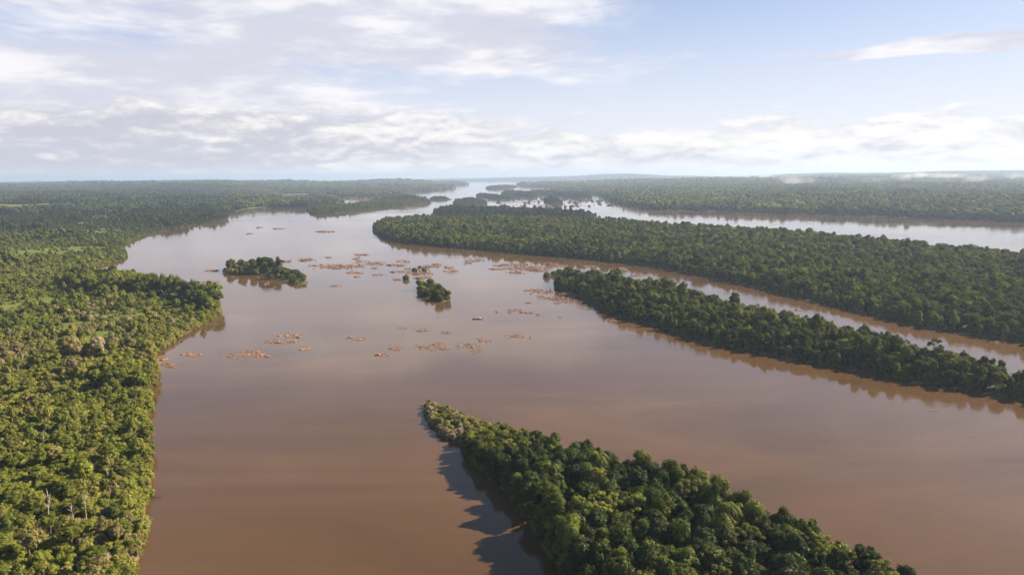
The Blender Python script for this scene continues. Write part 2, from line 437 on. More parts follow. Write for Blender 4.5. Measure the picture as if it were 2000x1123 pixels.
def land_z(x, y, sd, key):
    r = np.hypot(x, y); azd = np.degrees(np.arctan2(x, y))
    z = np.where(sd < 0, np.maximum(sd * 0.35, -3.0), np.minimum(sd * 0.30, 1.3))
    inn = np.clip(sd / 150, 0, 1)
    z += inn * inn * (3 - 2 * inn) * 2.0
    if key in ('left', 'right', 'hills'):
        w = np.clip((sd - 60) / 900, 0, 1)
        amp = np.interp(r, [400, 1500, 3500, 9000, 14000], [2, 9, 36, 50, 40])
        amp = amp * np.interp(azd, [-23, -17, 5, 15], [1.0, 0.3, 0.3, 0.8])
        z += w * amp * (0.6 + 0.9 * vnoise(x, y, 1 / 900.0, 3, 4))
        hm = np.interp(azd, [-40, -15, -5, 4, 12, 18, 40], [14, 14, 62, 92, 88, 62, 66])
        far = np.clip((sd - 100) / 2200, 0, 1) * np.clip((r - 8500) / 4000, 0, 1)
        z += far * hm * (0.62 + 0.55 * vnoise(x, y, 1 / 2100.0, 8, 4))
    for (a, b, hh, hr) in HILLS:
        z += hh * np.exp(-((x - a) ** 2 + (y - b) ** 2) / (hr * hr)) * np.clip(sd / (hr * 0.25), 0, 1)
    return z + drop(x, y)

CLEAR = [(*px(95, 496), 75, 110), (*px(240, 404), 150, 330), (*px(235, 427), 75, 150), (*px(420, 389), 260, 420), (*px(515, 406), 70, 60), (*px(600, 381), 240, 250), (*px(250, 423), 120, 120),
         (*px(315, 584), 14, 16), (*px(250, 622), 22, 24), (*px(352, 602), 16, 16), (*px(120, 650), 16, 30), (*px(60, 600), 30, 50), (*px(200, 660), 14, 22), (*px(130, 457), 130, 130), (*px(60, 467), 70, 90), (*px(40, 415), 160, 260), (*px(180, 440), 50, 80)]
def grass_amount(x, y):
    g_ = np.zeros_like(x)
    for (a, b, w, d) in CLEAR:
        q_ = ((x - a) / w) ** 2 + ((y - b) / d) ** 2
        g_ = np.maximum(g_, np.clip(1.5 - q_ + 0.6 * vnoise(x, y, 4.0 / w, 4, 3), 0, 1))
    return g_

def build_land(key, name, label, k=0.011, dth=0.22):
    poly = LAND[key]
    r = np.hypot(poly[:, 0], poly[:, 1]); a = np.degrees(np.arctan2(poly[:, 0], poly[:, 1]))
    r1, r2 = r.min() * 0.985 - 4, r.max() * 1.015 + 4
    a1, a2 = max(a.min() - 0.6, -52), min(a.max() + 0.6, 52)
    span = (a2 - a1) * math.pi / 180 * np.sqrt(r1 * r2)
    na = int(np.clip((a2 - a1) / dth, 26, 380)); nr = int(np.clip(math.log(r2 / r1) / k, 26, 560))
    ra = np.geomspace(r1, r2, nr); aa = np.radians(np.linspace(a1, a2, na))
    RR, AA = np.meshgrid(ra, aa, indexing='ij')
    x, y = (RR * np.sin(AA)).ravel(), (RR * np.cos(AA)).ravel()
    sd = sdist(np.stack([x, y], 1), poly)
    z = land_z(x, y, sd, key)
    i, j = np.meshgrid(np.arange(nr - 1), np.arange(na - 1), indexing='ij')
    q = np.stack([i * na + j, (i + 1) * na + j, (i + 1) * na + j + 1, i * na + j + 1], -1).reshape(-1, 4)[:, ::-1]
    keep = (sd[q] > -6 - 0.01 * RR.ravel()[q]).any(1)
    q = q[keep]
    used = np.unique(q); remap = np.zeros(len(x), int); remap[used] = np.arange(len(used))
    gr_ = grass_amount(x[used], y[used]) if key == 'left' else np.zeros(len(used))
    me = mesh_np(name, np.stack([x, y, z], 1)[used], [remap[q]], [M_GROUND], smooth=True, attrs={'shore': ('POINT', sd[used]), 'grass': ('POINT', gr_)})
    return tag(link(name, me), label, kind='structure')

build_land('left', 'bank_terrain', 'low green bank along the left side of the river', 0.0105, 0.16)
build_land('right', 'bank_terrain', 'flat far bank under unbroken forest on the right', 0.011, 0.2)
build_land('hills', 'hills', 'low blue hills along the horizon beyond the far water', 0.012, 0.15)
for key, lab in [('middle', 'ground of the large forested island in mid river'), ('behind', 'ground of the dark narrow island behind the large one'), ('strip', 'ground of the long narrow island on the right'),
                 ('near', 'ground and earthy shore of the nearest island'), ('tuft', 'ground of the small island with a domed tree'), ('wedge', 'ground of the tiny wedge island in mid river'),
                 ('long', 'ground of the long far island with a wooded hill'), ('mound', 'ground of the rounded far islet'), ('islet', 'ground of the tiny dark far islet'), ('sliver', 'ground of the low far islet beside the rapids'),
                 ('pair_a', 'ground of the far islet left of a gap'), ('pair_b', 'ground of the far islet right of a gap'), ('clump', 'ground of the small clump islet among far rapids'), ('outer', 'ground of the outermost far islet')]:
    build_land(key, 'island_terrain', lab, 0.008, 0.2)
print('land done')
# ------------------------------------------------------------------ plant prototypes
def ico(sub):
    t_ = (1 + 5 ** .5) / 2
    v = [(-1, t_, 0), (1, t_, 0), (-1, -t_, 0), (1, -t_, 0), (0, -1, t_), (0, 1, t_), (0, -1, -t_), (0, 1, -t_), (t_, 0, -1), (t_, 0, 1), (-t_, 0, -1), (-t_, 0, 1)]
    f = [(0, 11, 5), (0, 5, 1), (0, 1, 7), (0, 7, 10), (0, 10, 11), (1, 5, 9), (5, 11, 4), (11, 10, 2), (10, 7, 6), (7, 1, 8), (3, 9, 4), (3, 4, 2), (3, 2, 6), (3, 6, 8), (3, 8, 9), (4, 9, 5), (2, 4, 11), (6, 2, 10), (8, 6, 7), (9, 8, 1)]
    v = [np.array(p) / np.linalg.norm(p) for p in v]
    for _ in range(sub):
        cache = {}; nf = []
        def mid(a, b):
            k = (min(a, b), max(a, b))
            if k not in cache:
                m_ = v[a] + v[b]; v.append(m_ / np.linalg.norm(m_)); cache[k] = len(v) - 1
            return cache[k]
        for a, b, c in f:
            ab, bc, ca = mid(a, b), mid(b, c), mid(c, a)
            nf += [(a, ab, ca), (b, bc, ab), (c, ca, bc), (ab, bc, ca)]
        f = nf
    return np.array(v), np.array(f)
ICO0, ICO1, ICO2, ICO3 = ico(0), ico(1), ico(2), ico(3)

class Soup:
    """collects triangles and quads with a material slot and a per-face variation value"""
    def __init__(s): s.v = []; s.t = []; s.q = []; s.tm = []; s.qm = []; s.tv = []; s.qv = []; s.n = 0
    def tris(s, v, f, mat, var):
        s.v.append(v); s.t.append(np.asarray(f) + s.n); s.n += len(v); s.tm.append(np.full(len(f), mat)); s.tv.append(np.broadcast_to(var, len(f)))
    def quads(s, v, f, mat, var):
        s.v.append(v); s.q.append(np.asarray(f) + s.n); s.n += len(v); s.qm.append(np.full(len(f), mat)); s.qv.append(np.broadcast_to(var, len(f)))
    def mesh(s, name, mats):
        E3, E4 = np.zeros((0, 3), int), np.zeros((0, 4), int)
        return mesh_np(name, np.concatenate(s.v), [np.concatenate(s.t) if s.t else E3, np.concatenate(s.q) if s.q else E4], mats,
                       np.concatenate(s.tm + s.qm), False, {'leafvar': ('FACE', np.concatenate(s.tv + s.qv))})

def unit(a): return a / (np.linalg.norm(a, axis=-1, keepdims=True) + 1e-9)

def leaf_cards(s, g, pts, nrm, size, var, mat=0, tilt=0.75, long=1.5):
    n = len(pts)
    d = unit(nrm + g.normal(0, tilt, (n, 3)) * 0.6)
    a = unit(np.cross(d, g.normal(size=(n, 3)))); b = np.cross(d, a)
    sz = size * g.uniform(0.55, 1.45, n)[:, None]
    w = g.uniform(0.55, 0.9, n)[:, None]
    bend = d * sz * g.uniform(-0.25, 0.1, n)[:, None]
    v = np.stack([pts - a * sz * 0.5 * long + bend, pts - b * sz * 0.5 * w, pts + a * sz * 0.5 * long + bend, pts + b * sz * 0.5 * w], 1).reshape(-1, 3)
    f = np.arange(n * 4).reshape(-1, 4)
    s.quads(v, f, mat, np.clip(var, 0, 1))

def lobes_leaves(s, g, lobes, n_leaf, size, core=True, core_res=ICO1, tilt=0.5, down=0.45):
    """lobes: (cx, cy, cz, rx, rz); leaf cards over the outer surface plus a ragged dark core"""
    L = np.array(lobes); area = L[:, 3] * (L[:, 3] + L[:, 4])
    cnt = np.maximum(4, (n_leaf * area / area.sum()).astype(int))
    lv_ = g.uniform(0.12, 0.88, len(L))
    for k, (cx, cy, cz, rx, rz) in enumerate(L):
        u = unit(g.normal(size=(cnt[k] * 2, 3)))
        u = u[(u[:, 2] > -down)][:cnt[k]]
        rad = g.uniform(0.72, 1.22, len(u)) * (1 + 0.16 * np.sin(u[:, 0] * 5 + k) * np.cos(u[:, 1] * 4.3 + 2 * k))
        p = np.array([cx, cy, cz]) + u * rad[:, None] * np.array([rx, rx, rz])
        ins = np.zeros(len(p), bool)
        for m_, (ax, ay, az_, arx, arz) in enumerate(L):
            if m_ != k: ins |= (((p - (ax, ay, az_)) / (arx, arx, arz)) ** 2).sum(1) < 0.62
        u, p = u[~ins], p[~ins]
        nn = unit(u / np.array([rx, rx, rz]) * rx + np.array([0, 0, 0.25]))
        leaf_cards(s, g, p, nn, size, lv_[k] * 0.55 + g.uniform(0, 0.45, len(p)), 0, tilt)
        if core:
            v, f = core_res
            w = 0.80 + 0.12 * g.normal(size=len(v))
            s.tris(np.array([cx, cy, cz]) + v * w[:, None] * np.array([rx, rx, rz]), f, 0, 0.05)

def tube(s, pts, rad, mat, sides=6, var=0.5):
    pts = np.array(pts, float); n = len(pts); V_ = []
    for i in range(n):
        d = pts[min(i + 1, n - 1)] - pts[max(i - 1, 0)]; d = d / (np.linalg.norm(d) + 1e-9)
        a = np.cross(d, (0.3, 0.9, 0.1)); a /= np.linalg.norm(a) + 1e-9; b = np.cross(d, a)
        for k in range(sides):
            t_ = 2 * math.pi * k / sides
            V_.append(pts[i] + rad[i] * (a * math.cos(t_) + b * math.sin(t_)))
    F = [(i * sides + k, i * sides + (k + 1) % sides, (i + 1) * sides + (k + 1) % sides, (i + 1) * sides + k) for i in range(n - 1) for k in range(sides)]
    s.quads(np.array(V_), F, mat, var)
    s.tris(np.array(V_[-sides:]), [(0, k, k + 1) for k in range(1, sides - 1)], mat, var)

def crown_lobes(g, R_, H, base, n, flat=0.6, spread=0.68):
    """irregular heads over a dome between base and H"""
    out = [(0, 0, base + (H - base) * 0.45, R_ * 0.62, (H - base) * 0.42)]
    for k in range(n):
        a = k * 2.39996 + g.uniform(-.4, .4); q = math.sqrt((k + 0.6) / n) * spread * R_
        zc = base + (H - base) * (0.80 - 0.50 * (q / R_) ** 2 + g.uniform(-.13, .13))
        rr_ = R_ * g.uniform(0.55, 1.0) * 1.28 / math.sqrt(n)
        out.append((q * math.cos(a), q * math.sin(a), zc, rr_, rr_ * g.uniform(flat, flat + 0.35)))
    return out

def make_tree(kind, seed, n_leaf, size, core_res=ICO1):
    g = np.random.default_rng(seed)
    cr, tk = Soup(), Soup()
    if kind == 'umbrella':
        H, R_ = 17, 6.2; lb = crown_lobes(g, R_, H, 9.5, 26, 0.55, 0.84)
    elif kind == 'oval':
        H, R_ = 19, 4.6; lb = crown_lobes(g, R_, H, 5.0, 26, 0.85, 0.80)
    elif kind == 'clumpy':
        H, R_ = 15, 5.2; lb = crown_lobes(g, R_, H, 4.5, 19, 0.8, 0.86)[1:]
        lb += [(g.uniform(-2, 2), g.uniform(-2, 2), 6 + g.uniform(0, 3), 2.6, 2.4) for _ in range(3)]
    elif kind == 'sparse':
        H, R_ = 18, 4.6; lb = crown_lobes(g, R_, H, 9.0, 15, 0.5, 0.9)[1:]
        lb = [(a, b, c, d * 0.72, e * 0.7) for a, b, c, d, e in lb]
    elif kind == 'vine':
        H, R_ = 15, 3.9; lb = []
        for k in range(16):
            z_ = 0.8 + 13.2 * k / 15; a = k * 2.4; q = R_ * (0.62 if z_ < 11 else 0.35) * g.uniform(.6, 1.1)
            lb.append((q * math.cos(a), q * math.sin(a), z_, g.uniform(1.4, 2.3), g.uniform(1.4, 2.3)))
    elif kind == 'small':
        H, R_ = 9.5, 3.1; lb = crown_lobes(g, R_, H, 3.2, 14, 0.8, 0.8)
    elif kind == 'bush':
        H, R_ = 4.2, 2.5; lb = crown_lobes(g, R_, H, 0.0, 11, 0.8, 0.8)
        lb += [(1.7 * math.cos(a), 1.7 * math.sin(a), 0.9, 1.05, 1.0) for a in np.linspace(0, 6, 5)]
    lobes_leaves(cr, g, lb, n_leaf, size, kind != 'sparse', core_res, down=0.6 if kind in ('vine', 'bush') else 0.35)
    if kind == 'sparse': lobes_leaves(cr, g, [(a, b, c, d * 0.6, e * 0.6) for a, b, c, d, e in lb], n_leaf // 3, size, False)
    top = H * 0.72
    bend = g.uniform(-0.6, 0.6, 2)
    r0_ = 0.34 if H > 12 else (0.2 if H > 6 else 0.1)
    zs = np.linspace(-0.8, top, 6)
    tube(tk, [(bend[0] * math.sin(z_ / H * 3), bend[1] * math.sin(z_ / H * 2.4), z_) for z_ in zs], np.linspace(r0_ * 1.35, r0_ * 0.45, 6), 0, 7)
    for (a, b, c, d, e) in lb[: 9 if kind == 'sparse' else 6]:
        z0 = max(0.3, min(c - 1.2, top * 0.95) - g.uniform(1.0, 3.0))
        p0 = np.array((bend[0] * math.sin(z0 / H * 3), bend[1] * math.sin(z0 / H * 2.4), z0)); p1 = np.array((a, b, c + e * (0.5 if kind == 'sparse' else 0.1)))
        mid = (p0 + p1) / 2 + np.array((0, 0, -0.35))
        tube(tk, [p0, mid, p1], [r0_ * 0.55, r0_ * 0.36, r0_ * 0.14], 0, 5)
    return cr, tk, H

def make_palm(seed, H=9.0, fronds=15):
    g = np.random.default_rng(seed); cr, tk = Soup(), Soup()
    lean = g.uniform(-.8, .8, 2)
    tube(tk, [(lean[0] * (z_ / H) ** 2, lean[1] * (z_ / H) ** 2, z_) for z_ in np.linspace(-0.6, H, 6)], np.linspace(0.2, 0.12, 6), 0, 6)
    c = np.array((lean[0], lean[1], H))
    for k in range(fronds):
        a = k * 2.4 + g.uniform(-.2, .2); up = g.uniform(0.15, 1.15); L = g.uniform(2.8, 3.8)
        d = np.array((math.cos(a), math.sin(a), 0)); sd_ = np.array((-math.sin(a), math.cos(a), 0))
        pts = []
        for i in range(7):
            t_ = i / 6
            pts.append(c + d * L * t_ * (1 - 0.12 * t_) + np.array((0, 0, L * (up * t_ - (0.55 + 0.75 * up) * t_ * t_))))
        for i in range(6):
            w = 0.62 * (1 - abs(i / 6 - 0.4) * 0.9)
            for sgn in (-1, 1):
                for h in (0, 0.5):
                    p0 = pts[i] + (pts[i + 1] - pts[i]) * h; p1 = pts[i] + (pts[i + 1] - pts[i]) * (h + 0.42)
                    tip = (p0 + p1) / 2 + sd_ * sgn * w + (pts[i + 1] - pts[i]) * 0.5 + np.array((0, 0, -0.25 * w))
                    cr.tris(np.array([p0, p1, tip]), [(0, 1, 2)], 0, g.uniform(0.3, 1.0))
    return cr, tk, H

def make_dead(seed, H=13.0):
    g = np.random.default_rng(seed); tk = Soup(); lb = Soup()
    lean = g.uniform(-1.4, 1.4, 2)
    ax = lambda z_: np.array((lean[0] * (z_ / H) ** 1.6, lean[1] * (z_ / H) ** 1.6, z_))
    tube(tk, [ax(z_) for z_ in np.linspace(0, H, 7)] , np.linspace(0.19, 0.05, 7), 0, 6)
    for k in range(7):
        z0 = H * g.uniform(0.55, 0.95); a = g.uniform(0, 6.28); L = g.uniform(1.0, 2.4)
        d = np.array((math.cos(a) * .6, math.sin(a) * .6, g.uniform(0.7, 1.5)))
        p0 = ax(z0); p1 = p0 + d * L * 0.5; p2 = p0 + d * L + np.array((0, 0, 0.4))
        tube(lb, [p0, p1, p2], [0.09, 0.06, 0.03], 0, 5)
        q_ = p1 + np.array((g.uniform(-1, 1), g.uniform(-1, 1), g.uniform(.6, 1.3)))
        tube(lb, [p1, q_], [0.08, 0.04], 0, 4)
    return lb, tk, H

KINDS = ['umbrella', 'oval', 'clumpy', 'sparse', 'vine', 'small', 'bush']
PROTO = {}      # kind -> list of (crown mesh, trunk mesh, height)
seed = 100
for kd, nv, nl, sz in [('umbrella', 3, 5200, 0.46), ('oval', 4, 5600, 0.45), ('clumpy', 4, 5000, 0.46), ('sparse', 2, 2600, 0.38), ('vine', 2, 5000, 0.44), ('small', 3, 2600, 0.38), ('bush', 3, 1700, 0.32)]:
    PROTO[kd] = []
    for v_ in range(nv):
        seed += 1
        cr, tk, H = make_tree(kd, seed, nl, sz)
        PROTO[kd].append((cr.mesh('crown', [M_LEAF]), tk.mesh('trunk', [M_BARK]), H, cr, tk))
PROTO['palm'] = []
for v_ in range(2):
    cr, tk, H = make_palm(300 + v_, 8.5 + v_ * 2)
    PROTO['palm'].append((cr.mesh('crown', [M_LEAF]), tk.mesh('trunk', [M_BARK]), H, cr, tk))
PROTO['dead'] = []
for v_ in range(3):
    cr, tk, H = make_dead(320 + v_, 11 + 2 * v_)
    PROTO['dead'].append((cr.mesh('branches', [M_DEAD]), tk.mesh('trunk', [M_DEAD]), H, cr, tk))

def merged(name, cr, tk):
    s = Soup()
    for so, mt in ((cr, 0), (tk, 1)):
        off = s.n
        for v in so.v: s.v.append(v)
        for f, var in zip(so.t, so.tv): s.t.append(f + off); s.tm.append(np.full(len(f), mt)); s.tv.append(var)
        for f, var in zip(so.q, so.qv): s.q.append(f + off); s.qm.append(np.full(len(f), mt)); s.qv.append(var)
        s.n += so.n
    return s.mesh(name, [M_LEAF, M_BARK])

def proto_collection(name, meshes):
    c = bpy.data.collections.new(name)
    for k, me in enumerate(meshes):
        o = bpy.data.objects.new('%s_%02d' % (name, k), me); c.objects.link(o)
    return c

# instanced forests: full trees near, simpler crowns further off, whole clumps of crowns far away
NEAR_IDX = {}; ms = []
for kd in ['umbrella', 'oval', 'clumpy', 'sparse', 'vine', 'small', 'bush', 'palm']:
    NEAR_IDX[kd] = []
    for v_, pr in enumerate(PROTO[kd]):
        NEAR_IDX[kd].append(len(ms)); ms.append(merged('plant', pr[3], pr[4]))
for v_, pr in enumerate(PROTO['dead']):
    NEAR_IDX.setdefault('dead', []).append(len(ms))
    s = Soup(); 
    me = merged('plant', pr[3], pr[4]); me.materials.clear(); me.materials.append(M_DEAD); me.materials.append(M_DEAD); ms.append(me)
COLL_NEAR = proto_collection('near_plants', ms)
LOW_IDX = {}; ms = []
for kd, nv, nl, sz in [('umbrella', 2, 420, 1.35), ('oval', 3, 460, 1.3), ('clumpy', 3, 420, 1.3), ('vine', 1, 420, 1.2), ('small', 2, 260, 1.0), ('bush', 2, 150, 0.9)]:
    LOW_IDX[kd] = []
    for v_ in range(nv):
        seed += 1
        cr, tk, H = make_tree(kd, seed, nl, sz, ICO0 if kd != 'umbrella' else ICO1)
        LOW_IDX[kd].append(len(ms)); ms.append(merged('plant', cr, tk))
COLL_LOW = proto_collection('mid_plants', ms)
ms = []
for v_ in range(6):
    g = np.random.default_rng(900 + v_); s = Soup()
    for a in range(7):
        for b in range(7):
            x0, y0 = (a - 3) * 9.2 + g.uniform(-3, 3), (b - 3) * 9.2 + g.uniform(-3, 3)
            h = 15.5 + g.normal() * 2.8; rr_ = g.uniform(4.0, 6.8); vv = g.uniform(0.1, 0.8)
            if g.random() < 0.06: h += 6
            v, f = ICO1
            w = (1 + 0.20 * g.normal(size=len(v)))[:, None]
            s.tris(np.array((x0, y0, h - rr_ * 0.75)) + v * w * np.array((rr_, rr_, rr_ * 0.8)), f, 0, vv)
            u = unit(g.normal(size=(26, 3))); u[:, 2] = np.abs(u[:, 2])
            leaf_cards(s, g, np.array((x0, y0, h - rr_ * 0.75)) + u * np.array((rr_, rr_, rr_ * .8)) * 1.05, u, 2.2, vv * 0.7 + g.uniform(0, .4, 26), 0, 0.8, 1.2)
            tube(s, [(x0, y0, -2), (x0, y0, h - 5)], [0.5, 0.3], 0, 3, 0.1)
            u2 = g.uniform(0, 6.28)
            s.tris(np.array((x0 + 4 * math.cos(u2), y0 + 4 * math.sin(u2), 4.5)) + ICO0[0] * np.array((4.5, 4.5, 5.5)), ICO0[1], 0, vv * 0.5)
    ms.append(s.mesh('plant', [M_LEAF]))
COLL_FAR = proto_collection('far_clumps', ms)

GN = {}
def scatter_tree(coll):
    if coll.name in GN: return GN[coll.name]
    ng = bpy.data.node_groups.new('scatter_' + coll.name, 'GeometryNodeTree')
    ng.interface.new_socket('Geometry', in_out='INPUT', socket_type='NodeSocketGeometry')
    ng.interface.new_socket('Geometry', in_out='OUTPUT', socket_type='NodeSocketGeometry')
    n, l = ng.nodes, ng.links
    gi, go = n.new('NodeGroupInput'), n.new('NodeGroupOutput')
    ci = n.new('GeometryNodeCollectionInfo'); ci.inputs[0].default_value = coll
    ci.inputs['Separate Children'].default_value = True; ci.inputs['Reset Children'].default_value = True
    ip = n.new('GeometryNodeInstanceOnPoints'); ip.inputs['Pick Instance'].default_value = True
    def attr(name, typ):
        a = n.new('GeometryNodeInputNamedAttribute'); a.data_type = typ; a.inputs['Name'].default_value = name
        return a.outputs['Attribute']
    mp = n.new('GeometryNodeMeshToPoints')
    l.new(gi.outputs[0], mp.inputs['Mesh'])
    l.new(mp.outputs[0], ip.inputs['Points']); l.new(ci.outputs[0], ip.inputs['Instance'])
    l.new(attr('pick', 'INT'), ip.inputs['Instance Index'])
    rt = n.new('FunctionNodeEulerToRotation'); l.new(attr('turn', 'FLOAT_VECTOR'), rt.inputs[0]); l.new(rt.outputs[0], ip.inputs['Rotation'])
    l.new(attr('size', 'FLOAT_VECTOR'), ip.inputs['Scale'])
    l.new(ip.outputs[0], go.inputs[0])
    GN[coll.name] = ng
    return ng

def scatter(name, coll, xyz, pick, size, turn, tint, label, group=None):
    n = len(xyz)
    me = bpy.data.meshes.new(name)
    me.vertices.add(n); me.vertices.foreach_set('co', np.asarray(xyz, np.float32).ravel())
    a = me.attributes.new('pick', 'INT', 'POINT'); a.data.foreach_set('value', np.asarray(pick, np.int32))
    a = me.attributes.new('size', 'FLOAT_VECTOR', 'POINT'); a.data.foreach_set('vector', np.asarray(size, np.float32).ravel())
    rot = np.zeros((n, 3), np.float32); rot[:, 2] = turn
    a = me.attributes.new('turn', 'FLOAT_VECTOR', 'POINT'); a.data.foreach_set('vector', rot.ravel())
    a = me.attributes.new('tint', 'FLOAT', 'POINT'); a.data.foreach_set('value', np.asarray(tint, np.float32))
    o = link(name, me)
    md = o.modifiers.new('scatter', 'NODES'); md.node_group = scatter_tree(coll)
    return tag(o, label, kind='stuff', group=group)

def grid_points(key, spacing, r_lo, r_hi, jit=0.42, az_lim=43.0, seed=0):
    poly = LAND[key]; g = np.random.default_rng(seed + 5)
    x1, y1 = poly.min(0); x2, y2 = poly.max(0)
    x1, x2 = max(x1, -r_hi), min(x2, r_hi); y1, y2 = max(y1, 60), min(y2, r_hi)
    xs = np.arange(x1, x2, spacing); ys = np.arange(y1, y2, spacing * 0.866)
    if not len(xs) or not len(ys): return np.zeros((0, 2)), np.zeros(0)
    XX, YY = np.meshgrid(xs, ys); XX = XX + (np.arange(len(ys)) % 2)[:, None] * spacing * 0.5
    p = np.stack([XX.ravel(), YY.ravel()], 1) + g.uniform(-jit, jit, (XX.size, 2)) * spacing
    r = np.hypot(p[:, 0], p[:, 1]); a = np.degrees(np.arctan2(p[:, 0], p[:, 1]))
    p = p[(r >= r_lo) & (r < r_hi) & (np.abs(a) < az_lim)]
    sd = sdist(p, poly)
    return p[sd > 0.6], sd[sd > 0.6]

def choose(g, n, idx, weights):
    kinds = list(weights); w = np.array([weights[k] for k in kinds], float); w /= w.sum()
    ki = g.choice(len(kinds), n, p=w)
    out = np.zeros(n, int)
    for q, k in enumerate(kinds):
        m_ = ki == q; out[m_] = np.array(idx[k])[g.integers(0, len(idx[k]), m_.sum())]
    return out, np.array(kinds)[ki]

def edge_points(key, step, inset, r_lo, r_hi, seed=0, az_lim=43.0):
    poly = LAND[key]; g = np.random.default_rng(seed + 77); out = []
    for a, b in zip(poly, np.roll(poly, -1, axis=0)):
        L = np.linalg.norm(b - a); m_ = max(1, int(L / step))
        if math.hypot(*a) > r_hi * 1.3 and math.hypot(*b) > r_hi * 1.3: continue
        for k in range(m_):
            out.append(a + (b - a) * ((k + g.uniform(0, 1)) / m_) + g.uniform(-inset, inset, 2))
    p = np.array(out); r = np.hypot(p[:, 0], p[:, 1]); az_ = np.degrees(np.arctan2(p[:, 0], p[:, 1]))
    p = p[(r >= r_lo) & (r < r_hi) & (np.abs(az_) < az_lim)]
    sd = sdist(p, poly); k = (sd > 0.2) & (sd < inset * 1.4)
    return p[k], sd[k]

def forest_mid(key, name, label, spacing, r_lo, r_hi, tint_fn, weights, scale=1.0, near=False, edge=True, seed=0):
    g = np.random.default_rng(seed + 31)
    idx, coll = (NEAR_IDX, COLL_NEAR) if near else (LOW_IDX, COLL_LOW)
    p, sd = grid_points(key, spacing, r_lo, r_hi, seed=seed)
    pk, kd = choose(g, len(p), idx, weights)
    sz = scale * np.clip(g.lognormal(-0.02, 0.17, len(p)), 0.6, 1.6) * np.clip(0.52 + sd / 40, 0, 1)
    sz *= 1 + 0.14 * vnoise(p[:, 0], p[:, 1], 1 / 60, 5, 2)
    tn = tint_fn(p[:, 0], p[:, 1], g)
    if edge:
        e, esd = edge_points(key, 1.7 * scale if near else 3.0 * scale, 3.4, r_lo, r_hi, seed)
        epk, ekd = choose(g, len(e), idx, {'vine': 0.5, 'bush': 0.5})
        esz = g.uniform(0.5, 0.95, len(e)) * scale; esz[ekd == 'bush'] *= 1.35
        p = np.concatenate([p, e]); sd = np.concatenate([sd, esd]); pk = np.concatenate([pk, epk]); sz = np.concatenate([sz, esz])
        tn = np.concatenate([tn, tint_fn(e[:, 0], e[:, 1], g) + 0.03])
    z = land_z(p[:, 0], p[:, 1], sd, key) - 0.15
    s3 = np.stack([sz * g.uniform(.9, 1.12, len(p)), sz * g.uniform(.9, 1.12, len(p)), sz * g.uniform(.85, 1.15, len(p))], 1)
    scatter(name, coll, np.column_stack([p, z]), pk, s3, g.uniform(0, 6.28, len(p)), np.clip(tn, 0, 0.72), label)
    return len(p)

def forest_far(key, name, label, tint_fn, r_lo, r_hi=15500, seed=0, edge=True):
    g = np.random.default_rng(seed + 3)
    parts = []
    for (a, b, sp, sc) in [(r_lo, 6000, 46, 1.0), (6000, r_hi, 105, 2.4)]:
        if a >= b: continue
        p, sd = grid_points(key, sp, max(a, r_lo), b, 0.3, seed=seed)
        ok = sd > 24 * (1 if sc == 1 else 1.6)
        if key == 'left': ok &= grass_amount(p[:, 0], p[:, 1]) < 0.35
        p, sd = p[ok], sd[ok]
        parts.append((p, sd, np.full(len(p), sc)))
    p = np.concatenate([q_[0] for q_ in parts]); sd = np.concatenate([q_[1] for q_ in parts]); sc = np.concatenate([q_[2] for q_ in parts])
    z = land_z(p[:, 0], p[:, 1], sd, key)
    s3 = np.stack([sc * g.uniform(.9, 1.15, len(p)), sc * g.uniform(.9, 1.15, len(p)), np.where(sc > 1, 1.35, 1.0) * g.uniform(.8, 1.2, len(p))], 1)
    scatter(name, COLL_FAR, np.column_stack([p, z]), g.integers(0, 6, len(p)), s3, g.uniform(0, 6.28, len(p)), np.clip(tint_fn(p[:, 0], p[:, 1], g), 0, 1), label)
    return len(p)

def tint_noise(lo, hi, big=120.0, seed=1.0, spread=0.07):
    def fn(x, y, g):
        return lo + (hi - lo) * (0.5 + 0.5 * vnoise(x, y, 1 / big, seed, 3)) + g.normal(0, spread, len(x))
    return fn

print('prototypes done')
W_MIX = {'umbrella': 0.25, 'oval': 0.35, 'clumpy': 0.32, 'small': 0.08}
W_NEAR = {'umbrella': 0.2, 'oval': 0.32, 'clumpy': 0.3, 'sparse': 0.07, 'vine': 0.06, 'palm': 0.05}
cnt = 0
cnt += forest_mid('middle', 'forest', 'dense dark green forest covering the large island in mid river', 4.6, 300, 900, tint_noise(0.28, 0.60, 90, 1, 0.15), W_NEAR, 0.68, True, seed=1)
cnt += forest_mid('middle', 'forest', 'far half of the dense forest on the large mid-river island', 5.1, 900, 2600, tint_noise(0.28, 0.60, 90, 1, 0.15), W_MIX, 0.72, seed=2)
cnt += forest_mid('strip', 'forest', 'narrow belt of forest on the long island at the right', 4.3, 200, 900, tint_noise(0.26, 0.58, 60, 2, 0.14), W_NEAR, 0.70, True, seed=3)
cnt += forest_mid('behind', 'forest', 'dark line of forest on the narrow island behind the large one', 7.5, 300, 3000, tint_noise(0.06, 0.22, 90, 3), W_MIX, 0.78, seed=4)
